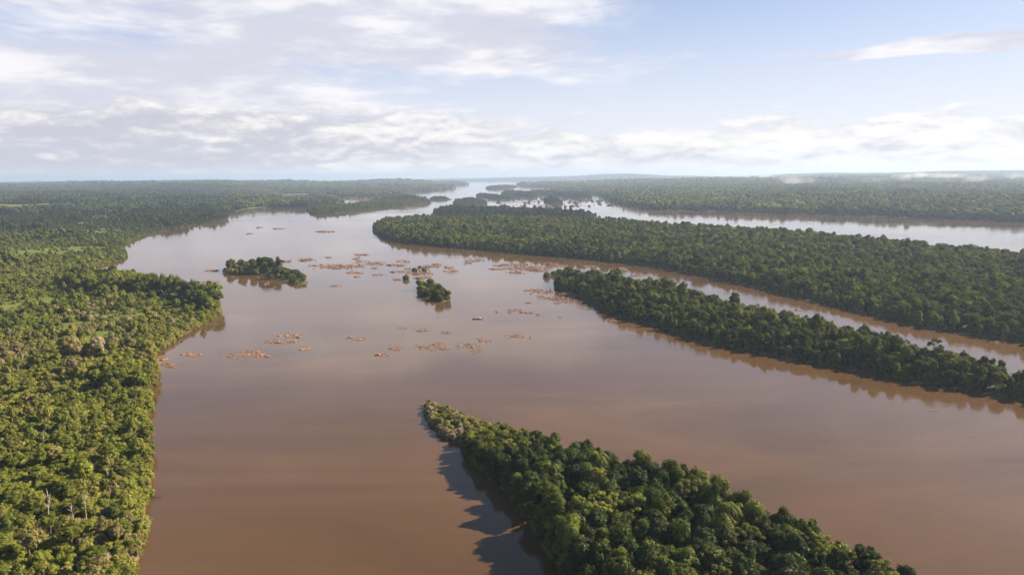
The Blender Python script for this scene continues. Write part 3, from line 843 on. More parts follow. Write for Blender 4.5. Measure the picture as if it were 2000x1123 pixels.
for q_, (key, lab, tlo, thi, fs) in enumerate([('long', 'forest on the long far island rising to a wooded hill', 0.28, 0.55, 0.62), ('mound', 'rounded mass of trees on the far islet before the rapids', 0.2, 0.45, 0.68),
        ('islet', 'low dark trees on the tiny far islet', 0.0, 0.15, 0.5), ('sliver', 'low trees on the far islet beside the rapids', 0.1, 0.3, 0.55), ('pair_a', 'dark trees on the far islet left of a gap', 0.06, 0.25, 0.85),
        ('pair_b', 'dark trees on the far islet right of a gap', 0.06, 0.25, 0.8), ('clump', 'small clump of trees among the far rapids', 0.1, 0.3, 0.8), ('outer', 'hazy trees on the outermost far islet', 0.1, 0.3, 0.7)]):
    cnt += forest_mid(key, 'forest', lab, 6.2, 300, 9000, tint_noise(tlo, thi, 120, 4 + q_), W_MIX, fs, seed=10 + q_)
cnt += forest_far('right', 'forest', 'unbroken green forest covering the far right bank', tint_noise(0.26, 0.50, 300, 7, 0.1), 1500, seed=21)
# ragged front of the far right bank
pe, se = edge_points('right', 7, 26, 1500, 4200, 3)
g = np.random.default_rng(5); pk, kd = choose(g, len(pe), LOW_IDX, W_MIX)
ss = g.uniform(.7, 1.1, len(pe))
scatter('forest', COLL_LOW, np.column_stack([pe, land_z(pe[:, 0], pe[:, 1], se, 'right')]), pk, np.stack([ss] * 3, 1), g.uniform(0, 6, len(pe)), np.clip(g.normal(.2, .08, len(pe)), 0, 1), 'dark front row of trees along the far right shore')
cnt += forest_far('hills', 'forest', 'bluish distant woods on the hills along the horizon', tint_noise(0.1, 0.3, 500, 8), 8000, 15500, seed=22)

# ---- left bank: scrub and young woods near, far forest darker by species and by cloud shade put into its tint
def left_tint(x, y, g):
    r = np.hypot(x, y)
    b_ = np.interp(r, [150, 350, 560, 640, 760, 1000, 1500, 1800, 2600, 6000], [0.60, 0.66, 0.69, 0.56, 0.60, 0.58, 0.46, 0.18, 0.10, 0.10])  # far stops are lowered to stand in for cloud shade on the forest
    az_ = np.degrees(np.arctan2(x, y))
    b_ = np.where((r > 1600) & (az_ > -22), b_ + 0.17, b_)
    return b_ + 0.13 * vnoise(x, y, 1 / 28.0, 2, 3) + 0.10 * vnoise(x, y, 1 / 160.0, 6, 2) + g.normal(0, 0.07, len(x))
point_wood = smooth_poly(P([(150, 550), (205, 553), (270, 562), (335, 574), (395, 588), (425, 600), (410, 612), (370, 592), (320, 578), (255, 578), (190, 576), (150, 570)]), 3, 40)
def left_zone(spacing, r_lo, r_hi, near, seed, kinds_fn, name, label, scale=1.0, edge=True):
    g = np.random.default_rng(seed)
    idx, coll = (NEAR_IDX, COLL_NEAR) if near else (LOW_IDX, COLL_LOW)
    p, sd = grid_points('left', spacing, r_lo, r_hi, seed=seed)
    grs = grass_amount(p[:, 0], p[:, 1])
    keep = g.random(len(p)) > grs * 0.93
    p, sd = p[keep], sd[keep]
    wood = sdist(p, point_wood) > -4
    tall = vnoise(p[:, 0], p[:, 1], 1 / 100.0, 12, 4)
    pk = np.zeros(len(p), int); sz = np.ones(len(p)); tn = left_tint(p[:, 0], p[:, 1], g)
    for msk, wts, s_ in kinds_fn(p, sd, wood, tall):
        a, k_ = choose(g, int(msk.sum()), idx, wts); pk[msk] = a
        sz[msk] = s_ * g.uniform(0.7, 1.3, msk.sum())
    sz *= scale
    tn[wood] -= 0.08
    if edge:
        e, esd = edge_points('left', 2.2 if near else 4.0, 2.6, r_lo, r_hi, seed)
        epk, _ = choose(g, len(e), idx, {'bush': 1.0})
        p = np.concatenate([p, e]); sd = np.concatenate([sd, esd]); pk = np.concatenate([pk, epk]); sz = np.concatenate([sz, g.uniform(0.6, 1.1, len(e))])
        tn = np.concatenate([tn, left_tint(e[:, 0], e[:, 1], g) + 0.05])
    z = land_z(p[:, 0], p[:, 1], sd, 'left') - 0.1
    s3 = np.stack([sz * g.uniform(.85, 1.2, len(p)), sz * g.uniform(.85, 1.2, len(p)), sz * g.uniform(.8, 1.25, len(p))], 1)
    scatter(name, coll, np.column_stack([p, z]), pk, s3, g.uniform(0, 6.28, len(p)), np.clip(tn, 0, 1), label)
    return len(p)
def k_near(p, sd, wood, tall):
    r = np.hypot(p[:, 0], p[:, 1])
    hi = (tall > 0.30) & ~wood
    return [(~wood & ~hi, {'bush': 0.94, 'small': 0.06}, 0.84), (hi, {'bush': 0.62, 'small': 0.33, 'clumpy': 0.05}, 0.95), (wood, {'oval': 0.3, 'clumpy': 0.35, 'umbrella': 0.2, 'small': 0.15}, 0.74)]
def k_mid(p, sd, wood, tall):
    hi = (tall > 0.22) & ~wood
    return [(~wood & ~hi, {'bush': 0.95, 'small': 0.05}, 1.0), (hi, {'small': 0.5, 'clumpy': 0.3, 'oval': 0.2}, 0.85), (wood, {'oval': 0.5, 'clumpy': 0.5}, 0.9)]
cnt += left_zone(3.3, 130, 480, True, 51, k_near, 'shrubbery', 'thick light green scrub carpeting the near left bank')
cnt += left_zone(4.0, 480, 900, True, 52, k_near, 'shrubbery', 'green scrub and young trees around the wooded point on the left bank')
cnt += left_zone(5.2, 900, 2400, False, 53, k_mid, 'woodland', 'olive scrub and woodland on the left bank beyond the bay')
cnt += forest_far('left', 'forest', 'forest tinted dark as under cloud shade, and hills to the horizon at the left', left_tint, 2400, seed=54)
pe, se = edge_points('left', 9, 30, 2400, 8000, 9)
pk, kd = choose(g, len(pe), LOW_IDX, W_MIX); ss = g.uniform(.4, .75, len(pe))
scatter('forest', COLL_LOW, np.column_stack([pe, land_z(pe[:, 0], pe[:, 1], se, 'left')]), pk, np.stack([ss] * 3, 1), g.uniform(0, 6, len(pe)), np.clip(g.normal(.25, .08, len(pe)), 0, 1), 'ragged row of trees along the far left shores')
print('instances', cnt)

# ------------------------------------------------------------------ single trees one can pick out
def plant(kind, variant, x, y, z, s, turn, tint_, name, label, cat, group, sz=None):
    pr = PROTO[kind][variant % len(PROTO[kind])]
    e = link(name, None, loc=(x, y, z), rot=(0, 0, turn), scale=(s, s, sz or s))
    tag(e, label, cat, group)
    c = link('branches' if kind == 'dead' else 'crown', pr[0], e); c['tint'] = float(np.clip(tint_, 0, 1))
    link('trunk', pr[1], e)
    return e

def darts(key, r_fn, n_max, seed, test=None, tries=14000, spaced=0.82):
    g = np.random.default_rng(seed); poly = LAND[key]
    lo, hi = poly.min(0), poly.max(0)
    c = g.uniform(lo, hi, (tries, 2)); sd = sdist(c, poly)
    got = []; rad = []
    for (x, y), d in zip(c, sd):
        if d < 0.8 or (test and not test(x, y)): continue
        rr_ = r_fn(x, y, d, g)
        if rr_ is None: continue
        if got:
            G = np.array(got); Q = np.array(rad)
            if (np.hypot(G[:, 0] - x, G[:, 1] - y) < (Q + rr_) * spaced * 0.72).any(): continue
        got.append((x, y, d)); rad.append(rr_)
        if len(got) >= n_max: break
    return got, rad

def screen(x, y, z=0.0):
    d = np.array((x, y, z + drop(x, y) - CAM_H)); w = d @ f_
    return 1000 + FPX * (d @ r_) / w, 561.5 - FPX * (d @ u_) / w

TINTW = [(0.16, 'dark green'), (0.30, 'deep green'), (0.44, 'green'), (0.60, 'light green'), (0.78, 'yellow green'), (0.9, 'olive brown'), (9, 'pale greyish')]
def tword(t_): return next(w for a, w in TINTW if t_ < a)
SHAPE = {'umbrella': 'broad', 'oval': 'tall oval', 'clumpy': 'clumpy', 'sparse': 'thin-crowned', 'vine': 'vine-draped', 'small': 'small round', 'bush': 'low'}

tip = np.array(px(838, 800))
def near_r(x, y, d, g):
    t_ = math.hypot(x - tip[0], y - tip[1])
    if t_ < 46: return None
    return float(np.interp(t_, [40, 66, 110], [1.9, 2.7, 3.5])) * g.uniform(0.8, 1.25)
def in_frame(x, y):
    sx, sy = screen(x, y, 8.0)
    return -80 < sx < 2120 and sy < 1180
got, rad = darts('near', near_r, 262, 61, in_frame, 20000)
g = np.random.default_rng(62)
print('near island trees', len(got))
for (x, y, d), rr_ in zip(got, rad):
    t_ = math.hypot(x - tip[0], y - tip[1]); sx, sy = screen(x, y)
    kd = g.choice(['umbrella', 'oval', 'clumpy', 'sparse', 'vine', 'small'], p=[.17, .3, .3, .07, .1, .06])
    if d < 4.5: kd = g.choice(['vine', 'clumpy', 'small'], p=[.5, .25, .25])
    if t_ < 60 and kd in ('umbrella', 'oval', 'sparse'): kd = g.choice(['small', 'clumpy', 'vine'])
    s = rr_ / {'umbrella': 5.6, 'oval': 4.1, 'clumpy': 4.6, 'sparse': 4.4, 'vine': 3.7, 'small': 3.0}[kd] * 1.02
    sz = s * g.uniform(0.82, 1.12)
    hh = PROTO[kd][0][2] * sz
    cap = float(np.interp(t_, [38, 55, 80, 120], [4.0, 6.2, 10.5, 14.5]))
    if hh > cap: sz *= cap / hh
    tn = float(np.clip(np.interp(t_, [40, 60, 84], [0.62, 0.48, 0.29]) + g.normal(0, 0.15), 0.06, 0.74))
    if kd == 'sparse': tn = 0.56 + g.uniform(0, .2)
    zone = 'near the shrubby tip' if t_ < 62 else ('on the shaded shore' if (d < 9 and sx < 1150 + (sy - 900)) else ('on the right shore' if d < 9 else ('in the middle' if sy < 1010 else 'at the lower end')))
    plant(kd, int(g.integers(0, 9)), x, y, float(land_z(np.array([x]), np.array([y]), np.array([d]), 'near')[0]) - 0.15, s, g.uniform(0, 6.28), tn, 'canopy_tree',
          f'{SHAPE[kd]} {tword(tn)} tree {zone} of the nearest island', 'tree', 'trees crowding the nearest island', sz)
# shrubs on its tip and along its shore
bg_n = 0
def tip_r(x, y, d, g):
    t_ = math.hypot(x - tip[0], y - tip[1])
    if t_ < 64: return float(np.interp(t_, [0, 40], [1.05, 1.7])) * g.uniform(.75, 1.3)
    if d < 3.6: return 1.9 * g.uniform(.8, 1.2)
    return None
got, rad = darts('near', tip_r, 230, 63, in_frame, 16000, 0.9)
print('near island bushes', len(got))
for (x, y, d), rr_ in zip(got, rad):
    t_ = math.hypot(x - tip[0], y - tip[1])
    tn = float(np.clip((g.choice([0.62, 0.74, 0.82, 0.90, 1.0], p=[.10, .20, .26, .26, .18]) if t_ < 52 else 0.44) + g.normal(0, 0.05), 0.1, 1))
    s = rr_ / 2.0
    where = 'on the dry tip of the nearest island' if t_ < 48 else ('behind the tip of the nearest island' if t_ < 62 else 'hugging the waterline of the nearest island')
    plant('bush', int(g.integers(0, 9)), x, y, float(land_z(np.array([x]), np.array([y]), np.array([d]), 'near')[0]) - 0.1, s, g.uniform(0, 6.28), tn, 'bush',
          f'{tword(tn)} bush {where}', 'bush', 'bushes fringing the nearest island', s * g.uniform(.7, 1.1))
# the two small river islands
for key, lab, n_, rb, sd_ in [('tuft', 'the small domed river island', 28, 3.6, 71), ('wedge', 'the tiny wedge island', 10, 3.2, 72)]:
    got, rad = darts(key, lambda x, y, d, g: rb * g.uniform(.75, 1.3) if d > 1.2 else None, n_, sd_)
    for k, ((x, y, d), rr_) in enumerate(zip(got, rad)):
        kd = g.choice(['oval', 'clumpy', 'vine', 'small'], p=[.2, .4, .2, .2])
        s = rr_ / {'oval': 4.2, 'clumpy': 4.6, 'vine': 3.4, 'small': 2.9}[kd]
        sx, sy = screen(x, y)
        hmax = 14.0 if key == 'tuft' and sx < 550 else (8.5 if key == 'tuft' else 11)
        sz = min(s, hmax / PROTO[kd][0][2]) * g.uniform(.8, 1)
        tn = float(np.clip(g.normal(0.40 if key == 'tuft' else 0.46, 0.1), 0.1, 0.8))
        plant(kd, int(g.integers(0, 9)), x, y, float(land_z(np.array([x]), np.array([y]), np.array([d]), key)[0]) - 0.15, s, g.uniform(0, 6.28), tn, 'canopy_tree', f'{SHAPE[kd]} {tword(tn)} tree on {lab}', 'tree', 'trees of ' + lab, sz)
    q_ = darts(key, lambda x, y, d, g: 1.9 * g.uniform(.8, 1.25) if d > 0.5 else None, 110 if key == 'tuft' else 50, sd_ + 5)[0]
    e = np.array([(a, b) for a, b, c in q_]); esd = np.array([c for a, b, c in q_])
    for (x, y), d in zip(e, esd):
        s = g.uniform(.9, 1.4); tn = float(np.clip(g.normal(0.48, 0.1), 0.1, .85))
        plant('bush', int(g.integers(0, 9)), x, y, float(land_z(np.array([x]), np.array([y]), np.array([d]), key)[0]) - 0.1, s, g.uniform(0, 6.28), tn, 'shrub', f'{tword(tn)} shrub between the trees of {lab}', 'shrub', 'shrubs of ' + lab)
x, y = px(522, 534); plant('umbrella', 0, x, y, 3.5, 1.35, 1.0, 0.24, 'canopy_tree', 'largest domed dark green tree crowning the small river island', 'tree', None, 0.92)

# near left bank: bigger trees standing out of the scrub (ground pixel, kind, scale, tint, words)
def spot(sx, sy):
    x, y = px(sx, sy); d = sdist(np.array([[x, y]]), LAND['left'])
    return x, y, float(land_z(np.array([x]), np.array([y]), d, 'left')[0]) - 0.15
k = 0
lg = np.random.default_rng(88)
def lb_r(x, y, d, g):
    sx, sy = screen(x, y, 6.0)
    if not (-60 < sx < 330 and 690 < sy < 1250): return None
    if d < 3.5: return None
    return 2.9 * g.uniform(0.7, 1.35) if sy > 900 else 2.5 * g.uniform(0.7, 1.35)
got, rad = [], []
c = lg.uniform((-190, 120), (-60, 420), (9000, 2)); sdc = sdist(c, LAND['left'])
for (x, y), d in zip(c, sdc):
    if d < 3: continue
    rr_ = lb_r(x, y, d, lg)
    if rr_ is None: continue
    if got and (np.hypot(np.array(got)[:, 0] - x, np.array(got)[:, 1] - y) < (np.array(rad) + rr_) * 0.95).any(): continue
    got.append((x, y, d)); rad.append(rr_)
    if len(got) >= 46: break
print('left bank trees', len(got))
for (x, y, d), rr_ in zip(got, rad):
    sx, sy = screen(x, y)
    kd = lg.choice(['small', 'clumpy', 'umbrella', 'sparse'], p=[.60, .28, .09, .03])
    s = rr_ / {'umbrella': 5.6, 'clumpy': 4.6, 'sparse': 4.4, 'small': 3.0}[kd]
    tn = float(np.clip(lg.normal(0.50, 0.11), 0.1, 0.74))
    where = 'beside the water' if d < 12 else ('in the lower corner' if sy > 1000 else ('among the scrub' if sy > 850 else 'behind the scrub'))
    plant(kd, int(lg.integers(0, 9)), x, y, float(land_z(np.array([x]), np.array([y]), np.array([d]), 'left')[0]) - .15, s, lg.uniform(0, 6.28), tn, 'young_tree',
          f'{SHAPE[kd]} {tword(tn)} tree {where} of near left bank', 'tree', 'trees standing in the near left scrub', s * lg.uniform(.5, .75))
for k, (sx, sy, s, words_) in enumerate([(97, 1036, 0.95, 'leaning bleached dead tree in the lower left scrub'), (150, 1052, 0.75, 'pale bare trunk below a light crown, lower left scrub'), (172, 1046, 0.8, 'straight pale dead trunk right of another, lower left scrub'),
        (260, 815, 0.5, 'short pale twin-stemmed snag beside the left shore'), (88, 888, 0.62, 'thin pale dead stem amid the left scrub'), (49, 735, 0.8, 'tall grey dead tree at the left edge of the scrub'), (40, 742, 0.6, 'short grey dead tree beside a taller one in the scrub'),
        (265, 905, 0.55, 'bleached bare crown leaning over the left shore'), (270, 565, 0.8, 'pale dead trunk among trees of the wooded point'), (214, 470, 1.0, 'pale dead stem standing beyond the bay'), (24, 760, .7, 'bare pale stem close to the left picture edge'),
        (215, 962, 0.55, 'small bleached snag above the shore scrub'), (60, 800, 0.6, 'slim bleached snag in the middle of the left scrub')]):
    x, y, z = spot(sx, sy)
    plant('dead', k, x, y, z, s, 1.7 * k, 0.5, 'dead_tree', words_, 'dead tree', 'dead trees standing on the left bank')
# silvery palms
pg = np.random.default_rng(5)
for k in range(60):
    sx, sy = 180 + pg.normal() * 42, 622 + pg.normal() * 13
    x, y, z = spot(sx, sy)
    plant('palm', k, x, y, z, pg.uniform(.55, .85), pg.uniform(0, 6), 0.80 + pg.uniform(-.1, .16), 'palm_tree', 'silvery palm in the pale palm grove on the left bank', 'palm', 'palms of the pale grove on the left bank')
for k, (sx, sy) in enumerate([(1075, 975), (1165, 965), (1262, 1030), (1420, 1085)]):
    x, y = px(sx, sy)
    plant('palm', k, x, y, 2.0, 1.25, k, 0.45, 'palm_tree', ['palm rising near the shaded shore of the nearest island', 'palm in the middle of the nearest island canopy', 'palm among tall trees of the nearest island', 'palm at the right side of the nearest island'][k], 'palm', 'palms on the nearest island')
# ------------------------------------------------------------------ rocks breaking the surface
ROCKS = []
for v_ in range(9):
    g = np.random.default_rng(400 + v_); v, f = ICO2; v = v.copy()
    for _ in range(9):                       # chip flat faces off the boulder
        d = unit(g.normal(size=3)); d[2] = abs(d[2]) * 0.8; d = unit(d); h = g.uniform(0.55, 0.92)
        over = v @ d - h; v = v - np.outer(np.clip(over, 0, None) * 0.9, d)
    v = v * (1 + 0.07 * g.normal(size=len(v)))[:, None]
    s = Soup(); s.tris(v, f, 0, 0.5); ROCKS.append(s.mesh('rock', [M_ROCK]))
rkg = np.random.default_rng(44)
def rock(sx, sy, length, pale, label, group, h=None):
    x, y = px(sx, sy)
    o = link('rock', ROCKS[int(rkg.integers(0, 9))])
    length *= 1.25; w = length * rkg.uniform(0.6, 1.0)
    h = h or min(1.1, 0.2 + length * rkg.uniform(0.06, 0.15))
    o.location = (x, y, -0.25 * h + drop(x, y)); o.scale = (length / 2, w / 2, h)
    o.rotation_euler = (rkg.uniform(-.15, .15), rkg.uniform(-.15, .15), rkg.uniform(-.5, .5)); o['pale'] = float(pale)
    tag(o, label, 'rock', group)
n_rock = 0
rub = []                                     # small stones between the rocks
ORD = 'first second third fourth fifth sixth seventh eighth ninth tenth eleventh twelfth thirteenth fourteenth fifteenth sixteenth seventeenth eighteenth nineteenth twentieth'.split()
def reef(patches, pale, label, group, per=7.5):
    """patches: (pixel centre x, y, width, height) of exposed rock"""
    global n_rock
    for pi, (cx, cy_, w, h) in enumerate(sorted(patches)):
        x0, y0 = px(cx, cy_); mpp = math.hypot(x0, y0, CAM_H) / FPX
        n = max(1, int(round(w / per / 1.2)))
        for k in range(n):
            u = (k + 0.5) / n - 0.5 + rkg.uniform(-.25, .25) / n
            sx = cx + u * w; sy = cy_ + rkg.uniform(-.38, .38) * h * (1 - abs(u))
            rock(sx, sy, mpp * min(w, per * rkg.uniform(0.9, 2.2)), pale + rkg.uniform(-.2, .2), f'{label}, patch {ORD[pi]}', group); n_rock += 1
        for k in range(int(w * 5) + 4):
            sx = cx + np.clip(rkg.normal() * 0.30, -.6, .6) * w; sy = cy_ + rkg.normal() * h * 0.33
            rub.append((*px(sx, sy), mpp * rkg.uniform(0.6, 1.0) * rkg.choice([1.2, 2.6, 4.5], p=[.4, .4, .2]), pale))
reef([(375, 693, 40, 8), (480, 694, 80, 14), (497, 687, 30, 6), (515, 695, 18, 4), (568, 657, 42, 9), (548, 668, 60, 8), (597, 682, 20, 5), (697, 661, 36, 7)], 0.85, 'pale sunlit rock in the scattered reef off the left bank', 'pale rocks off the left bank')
reef([(313, 700, 28, 9), (322, 712, 34, 5), (359, 713, 10, 3), (332, 717, 14, 4)], 0.25, 'dark red rock against the left bank shore', 'rocks touching the left bank')
reef([(773, 681, 26, 10), (745, 694, 22, 4), (785, 641, 15, 3), (826, 645, 22, 6), (870, 650, 18, 4), (840, 678, 50, 11), (856, 671, 14, 5), (868, 682, 18, 4), (912, 675, 36, 10), (930, 686, 22, 9), (945, 666, 22, 4), (938, 661, 10, 3), (1005, 656, 34, 7), (1037, 660, 9, 4)], 0.45, 'brown rock in the scattered reef below the boat', 'rocks in the reef below the boat')
reef([(560, 511, 15, 5), (600, 508, 30, 5), (640, 503, 12, 3), (640, 520, 60, 7), (657, 523, 50, 5), (690, 520, 40, 7), (702, 512, 12, 9), (732, 515, 36, 7), (708, 498, 26, 4), (697, 506, 14, 4), (773, 519, 30, 5), (787, 511, 22, 5), (732, 524, 10, 4), (692, 533, 26, 4), (740, 537, 22, 3), (697, 541, 10, 3)],
     0.15, 'flat reddish rock in the long reef across mid river', 'rocks of the long mid-river reef', 8.5)
reef([(782, 531, 34, 4), (815, 526, 42, 7), (840, 521, 28, 5), (820, 534, 42, 6), (826, 542, 32, 6), (776, 547, 14, 4), (852, 517, 16, 4), (876, 523, 18, 4), (880, 531, 22, 8), (655, 559, 18, 3)], 0.2, 'reddish rock in the reef behind the tiny wedge island', 'rocks behind the wedge island', 8.5)
reef([(914, 514, 14, 4), (926, 509, 32, 5), (976, 519, 22, 4), (971, 526, 28, 5), (1007, 518, 50, 7), (1016, 525, 62, 8), (1012, 533, 32, 5), (1046, 523, 50, 8), (1070, 516, 30, 5), (1084, 520, 26, 5), (1052, 528, 42, 5)], 0.15, 'reddish rock in the reef upstream of the right island', 'rocks upstream of the right island', 8.5)
reef([(1050, 568, 42, 7), (1072, 571, 22, 5), (1055, 579, 14, 6), (1084, 583, 52, 8), (1113, 574, 36, 7), (1129, 588, 20, 5), (1033, 592, 9, 3), (1088, 593, 10, 3), (1106, 590, 14, 3)], 0.2, 'brown rock in the shoal beside the right island tip', 'rocks beside the right island tip')
reef([(1005, 606, 22, 4), (1030, 611, 28, 3), (1051, 615, 8, 3), (996, 611, 6, 2), (969, 609, 5, 3), (1095, 620, 8, 2), (1194, 627, 14, 3)], 0.4, 'small low rock in open water right of the boat', 'low rocks right of the boat')
reef([(507, 445, 10, 2), (545, 447, 22, 2.5), (488, 457, 10, 2), (632, 453, 30, 2)], 0.3, 'low reddish rock in the open river reach upstream', 'rocks in the upstream reach', 10)
reef([(370, 556, 30, 5), (392, 563, 20, 3), (412, 551, 30, 3), (413, 529, 22, 3)], 0.3, 'low reddish rock off the wooded left point', 'rocks by the wooded point', 9)
reef([(590, 543, 16, 5), (596, 551, 8, 4)], 0.6, 'pale rock at the downstream end of the small island', 'rocks at the small island end', 7)
reef([(1151, 520, 22, 4), (1210, 526, 28, 6), (1244, 538, 22, 4), (1268, 546, 16, 3), (1360, 573, 22, 3)], 0.2, 'reddish rock in the narrow right-hand channel', 'rocks in the narrow channel', 8.5)
reef([(1880, 652, 26, 4), (1950, 668, 24, 4), (1560, 606, 10, 2)], 0.45, 'brown rock near the shore in the lower channel', 'rocks in the lower channel', 9)
reef([(1900, 480, 16, 4), (1840, 477, 12, 2)], 0.1, 'dark rock in the bright water behind the large island', 'rocks behind the large island', 9)
# rocky shelf along the front of the large island
for (a, b) in [((1330, 531), (1420, 550)), ((1420, 550), (1500, 565)), ((1500, 565), (1590, 588)), ((1260, 519), (1330, 531))]:
    for k in range(9):
        t_ = (k + rkg.uniform(0, 1)) / 9
        rock(a[0] + (b[0] - a[0]) * t_, a[1] + (b[1] - a[1]) * t_ + rkg.uniform(-1.2, 1.6), rkg.uniform(4, 9), rkg.uniform(0, .6), 'red rock on the shelf along the large island shore', 'rocks along the large island shore'); n_rock += 1
    for k in range(70):
        t_ = rkg.random(); rub.append((*px(a[0] + (b[0] - a[0]) * t_, a[1] + (b[1] - a[1]) * t_ + rkg.normal() * 1.3), rkg.uniform(.6, 2.4), .4))
# rubble at the earthy left shore of the nearest island tip
for (a, b) in [((829, 800), (840, 828)), ((840, 828), (865, 850)), ((865, 850), (900, 868))]:
    for k in range(4):
        t_ = (k + rkg.uniform(0, 1)) / 4
        rock(a[0] + (b[0] - a[0]) * t_, a[1] + (b[1] - a[1]) * t_, rkg.uniform(1.2, 2.6), .3, 'reddish boulder on the shore of the nearest island tip', 'boulders at the nearest island tip'); n_rock += 1
    for k in range(50):
        t_ = rkg.random(); rub.append((*px(a[0] + (b[0] - a[0]) * t_ + rkg.normal() * 2, a[1] + (b[1] - a[1]) * t_ + rkg.normal() * 2), rkg.uniform(.3, 1.0), .5))
# far rapids: rock lines with bushes
for k in range(70):
    sx = rkg.uniform(955, 1210); sy = 386 + rkg.random() * 20 * min(1, (sx - 930) / 60)
    if sx > 1150 and not 389 < sy < 402: continue
    for q_ in range(3): rub.append((*px(sx + rkg.normal() * 7, sy + rkg.normal() * .4), rkg.uniform(5, 12), 0.0))
for k in range(26):
    sx, sy = rkg.uniform(840, 950), 390 + rkg.normal() * 1.2
    rub.append((*px(sx, sy), rkg.uniform(5, 12), .1))
for k in range(40):
    sx, sy = rkg.uniform(670, 760), 389 + rkg.normal() * 2
    rub.append((*px(sx, sy), rkg.uniform(6, 16), .1))
print('rocks', n_rock, 'rubble', len(rub))
rub = np.array(rub)
COLL_ROCK = proto_collection('stones', ROCKS)
n = len(rub); w_ = rub[:, 2]
o = scatter('rubble', COLL_ROCK, np.column_stack([rub[:, 0], rub[:, 1], drop(rub[:, 0], rub[:, 1]) - 0.05]), rkg.integers(0, 9, n),
        np.stack([w_ * 0.5, w_ * rkg.uniform(.3, .6, n), np.clip(w_ * rkg.uniform(.12, .36, n), .15, 1.5)], 1), rkg.uniform(-.6, .6, n), np.full(n, .5), 'small broken stones scattered between the river rocks')
a = o.data.attributes.new('pale', 'FLOAT', 'POINT'); a.data.foreach_set('value', np.clip(rub[:, 3] + rkg.normal(0, .15, n), 0, 1).astype(np.float32))

for k, (sx, sy, s, tn, lab) in enumerate([(1085, 405, 3.0, .12, 'round dark bush standing alone in the far rapids'), (1126, 399.5, 2.4, .12, 'dark bush at the right of the far rapids'), (1104, 405, 1.9, .15, 'dark bush just right of the round one'), (1114, 405, 1.8, .2, 'small bush between two others in the far rapids'),
        (1025, 398, 2.2, .5, 'olive bush in the middle of the far rapids'), (1033, 397, 1.8, .55, 'light bush beside the olive one in the rapids'), (1052, 395, 2.0, .5, 'light green bush left of the clump islet'), (1170, 397, 2.6, .55, 'olive bush on the rocks off the right bank'),
        (1185, 395, 2.2, .5, 'low olive bush nearer the right bank'), (1003, 391, 2.4, .3, 'green bush below the low far islet'), (992, 390, 2.6, .3, 'green bush at the end of the low far islet'), (1133, 394, 2.3, .45, 'olive bush below the right far islet'),
        (810, 531, 1.35, .62, 'yellow green bush on the reef behind the wedge island'), (829, 529, 1.2, .6, 'second yellow green bush on the reef'), (793, 546, 1.5, .5, 'lone green bush left of the wedge island'), (820, 524, 0.9, .66, 'low yellowish bush behind the reef bushes'),
        (1068, 541, 1.7, .6, 'lone olive bush off the tip of the right island'), (1082, 538, 1.5, .66, 'yellowish bush between the lone one and the right island'), (1093, 537, 1.9, .58, 'olive bush nearest the right island tip')]):
    x, y = px(sx, sy)
    plant('bush', k, x, y, drop(x, y), s, k * 1.3, tn, 'bush', lab, 'bush', 'bushes growing on river rocks', s * 0.85)

sb = []
for k in range(95):
    sx = rkg.uniform(945, 1215); sy = 386 + rkg.random() * 20 * min(1, (sx - 925) / 60)
    if sx > 1150 and not 389 < sy < 402: continue
    for q_ in range(int(rkg.integers(1, 5))): sb.append(px(sx + rkg.normal() * 2.5, sy + rkg.normal() * .25))
for k in range(60): sb.append(px(rkg.uniform(676, 760), 388 + rkg.normal() * 1.5))
for k in range(40): sb.append(px(rkg.uniform(876, 945), 389.5 + rkg.normal() * .6))
for k in range(50): t_ = rkg.random(); sb.append(px(1275 + 300 * t_, 519 + 64 * t_ ** 1.1 - 0.6 + rkg.normal() * .8))
sb = np.array(sb); n = len(sb)
keep = np.max([sdist(sb, LAND[k_]) for k_ in ('right', 'pair_a', 'pair_b', 'sliver', 'clump', 'mound')], axis=0) < 0
sb = sb[keep]; n = len(sb); ss = rkg.uniform(.5, 1.2, n)
scatter('shrubbery', COLL_LOW, np.column_stack([sb, drop(sb[:, 0], sb[:, 1])]), np.array(LOW_IDX['bush'])[rkg.integers(0, 2, n)], np.stack([ss * 1.3, ss * 1.3, ss], 1), rkg.uniform(0, 6, n), np.clip(rkg.normal(.36, .16, n), .05, .66), 'low scrub clinging to the rocks of the far rapids')

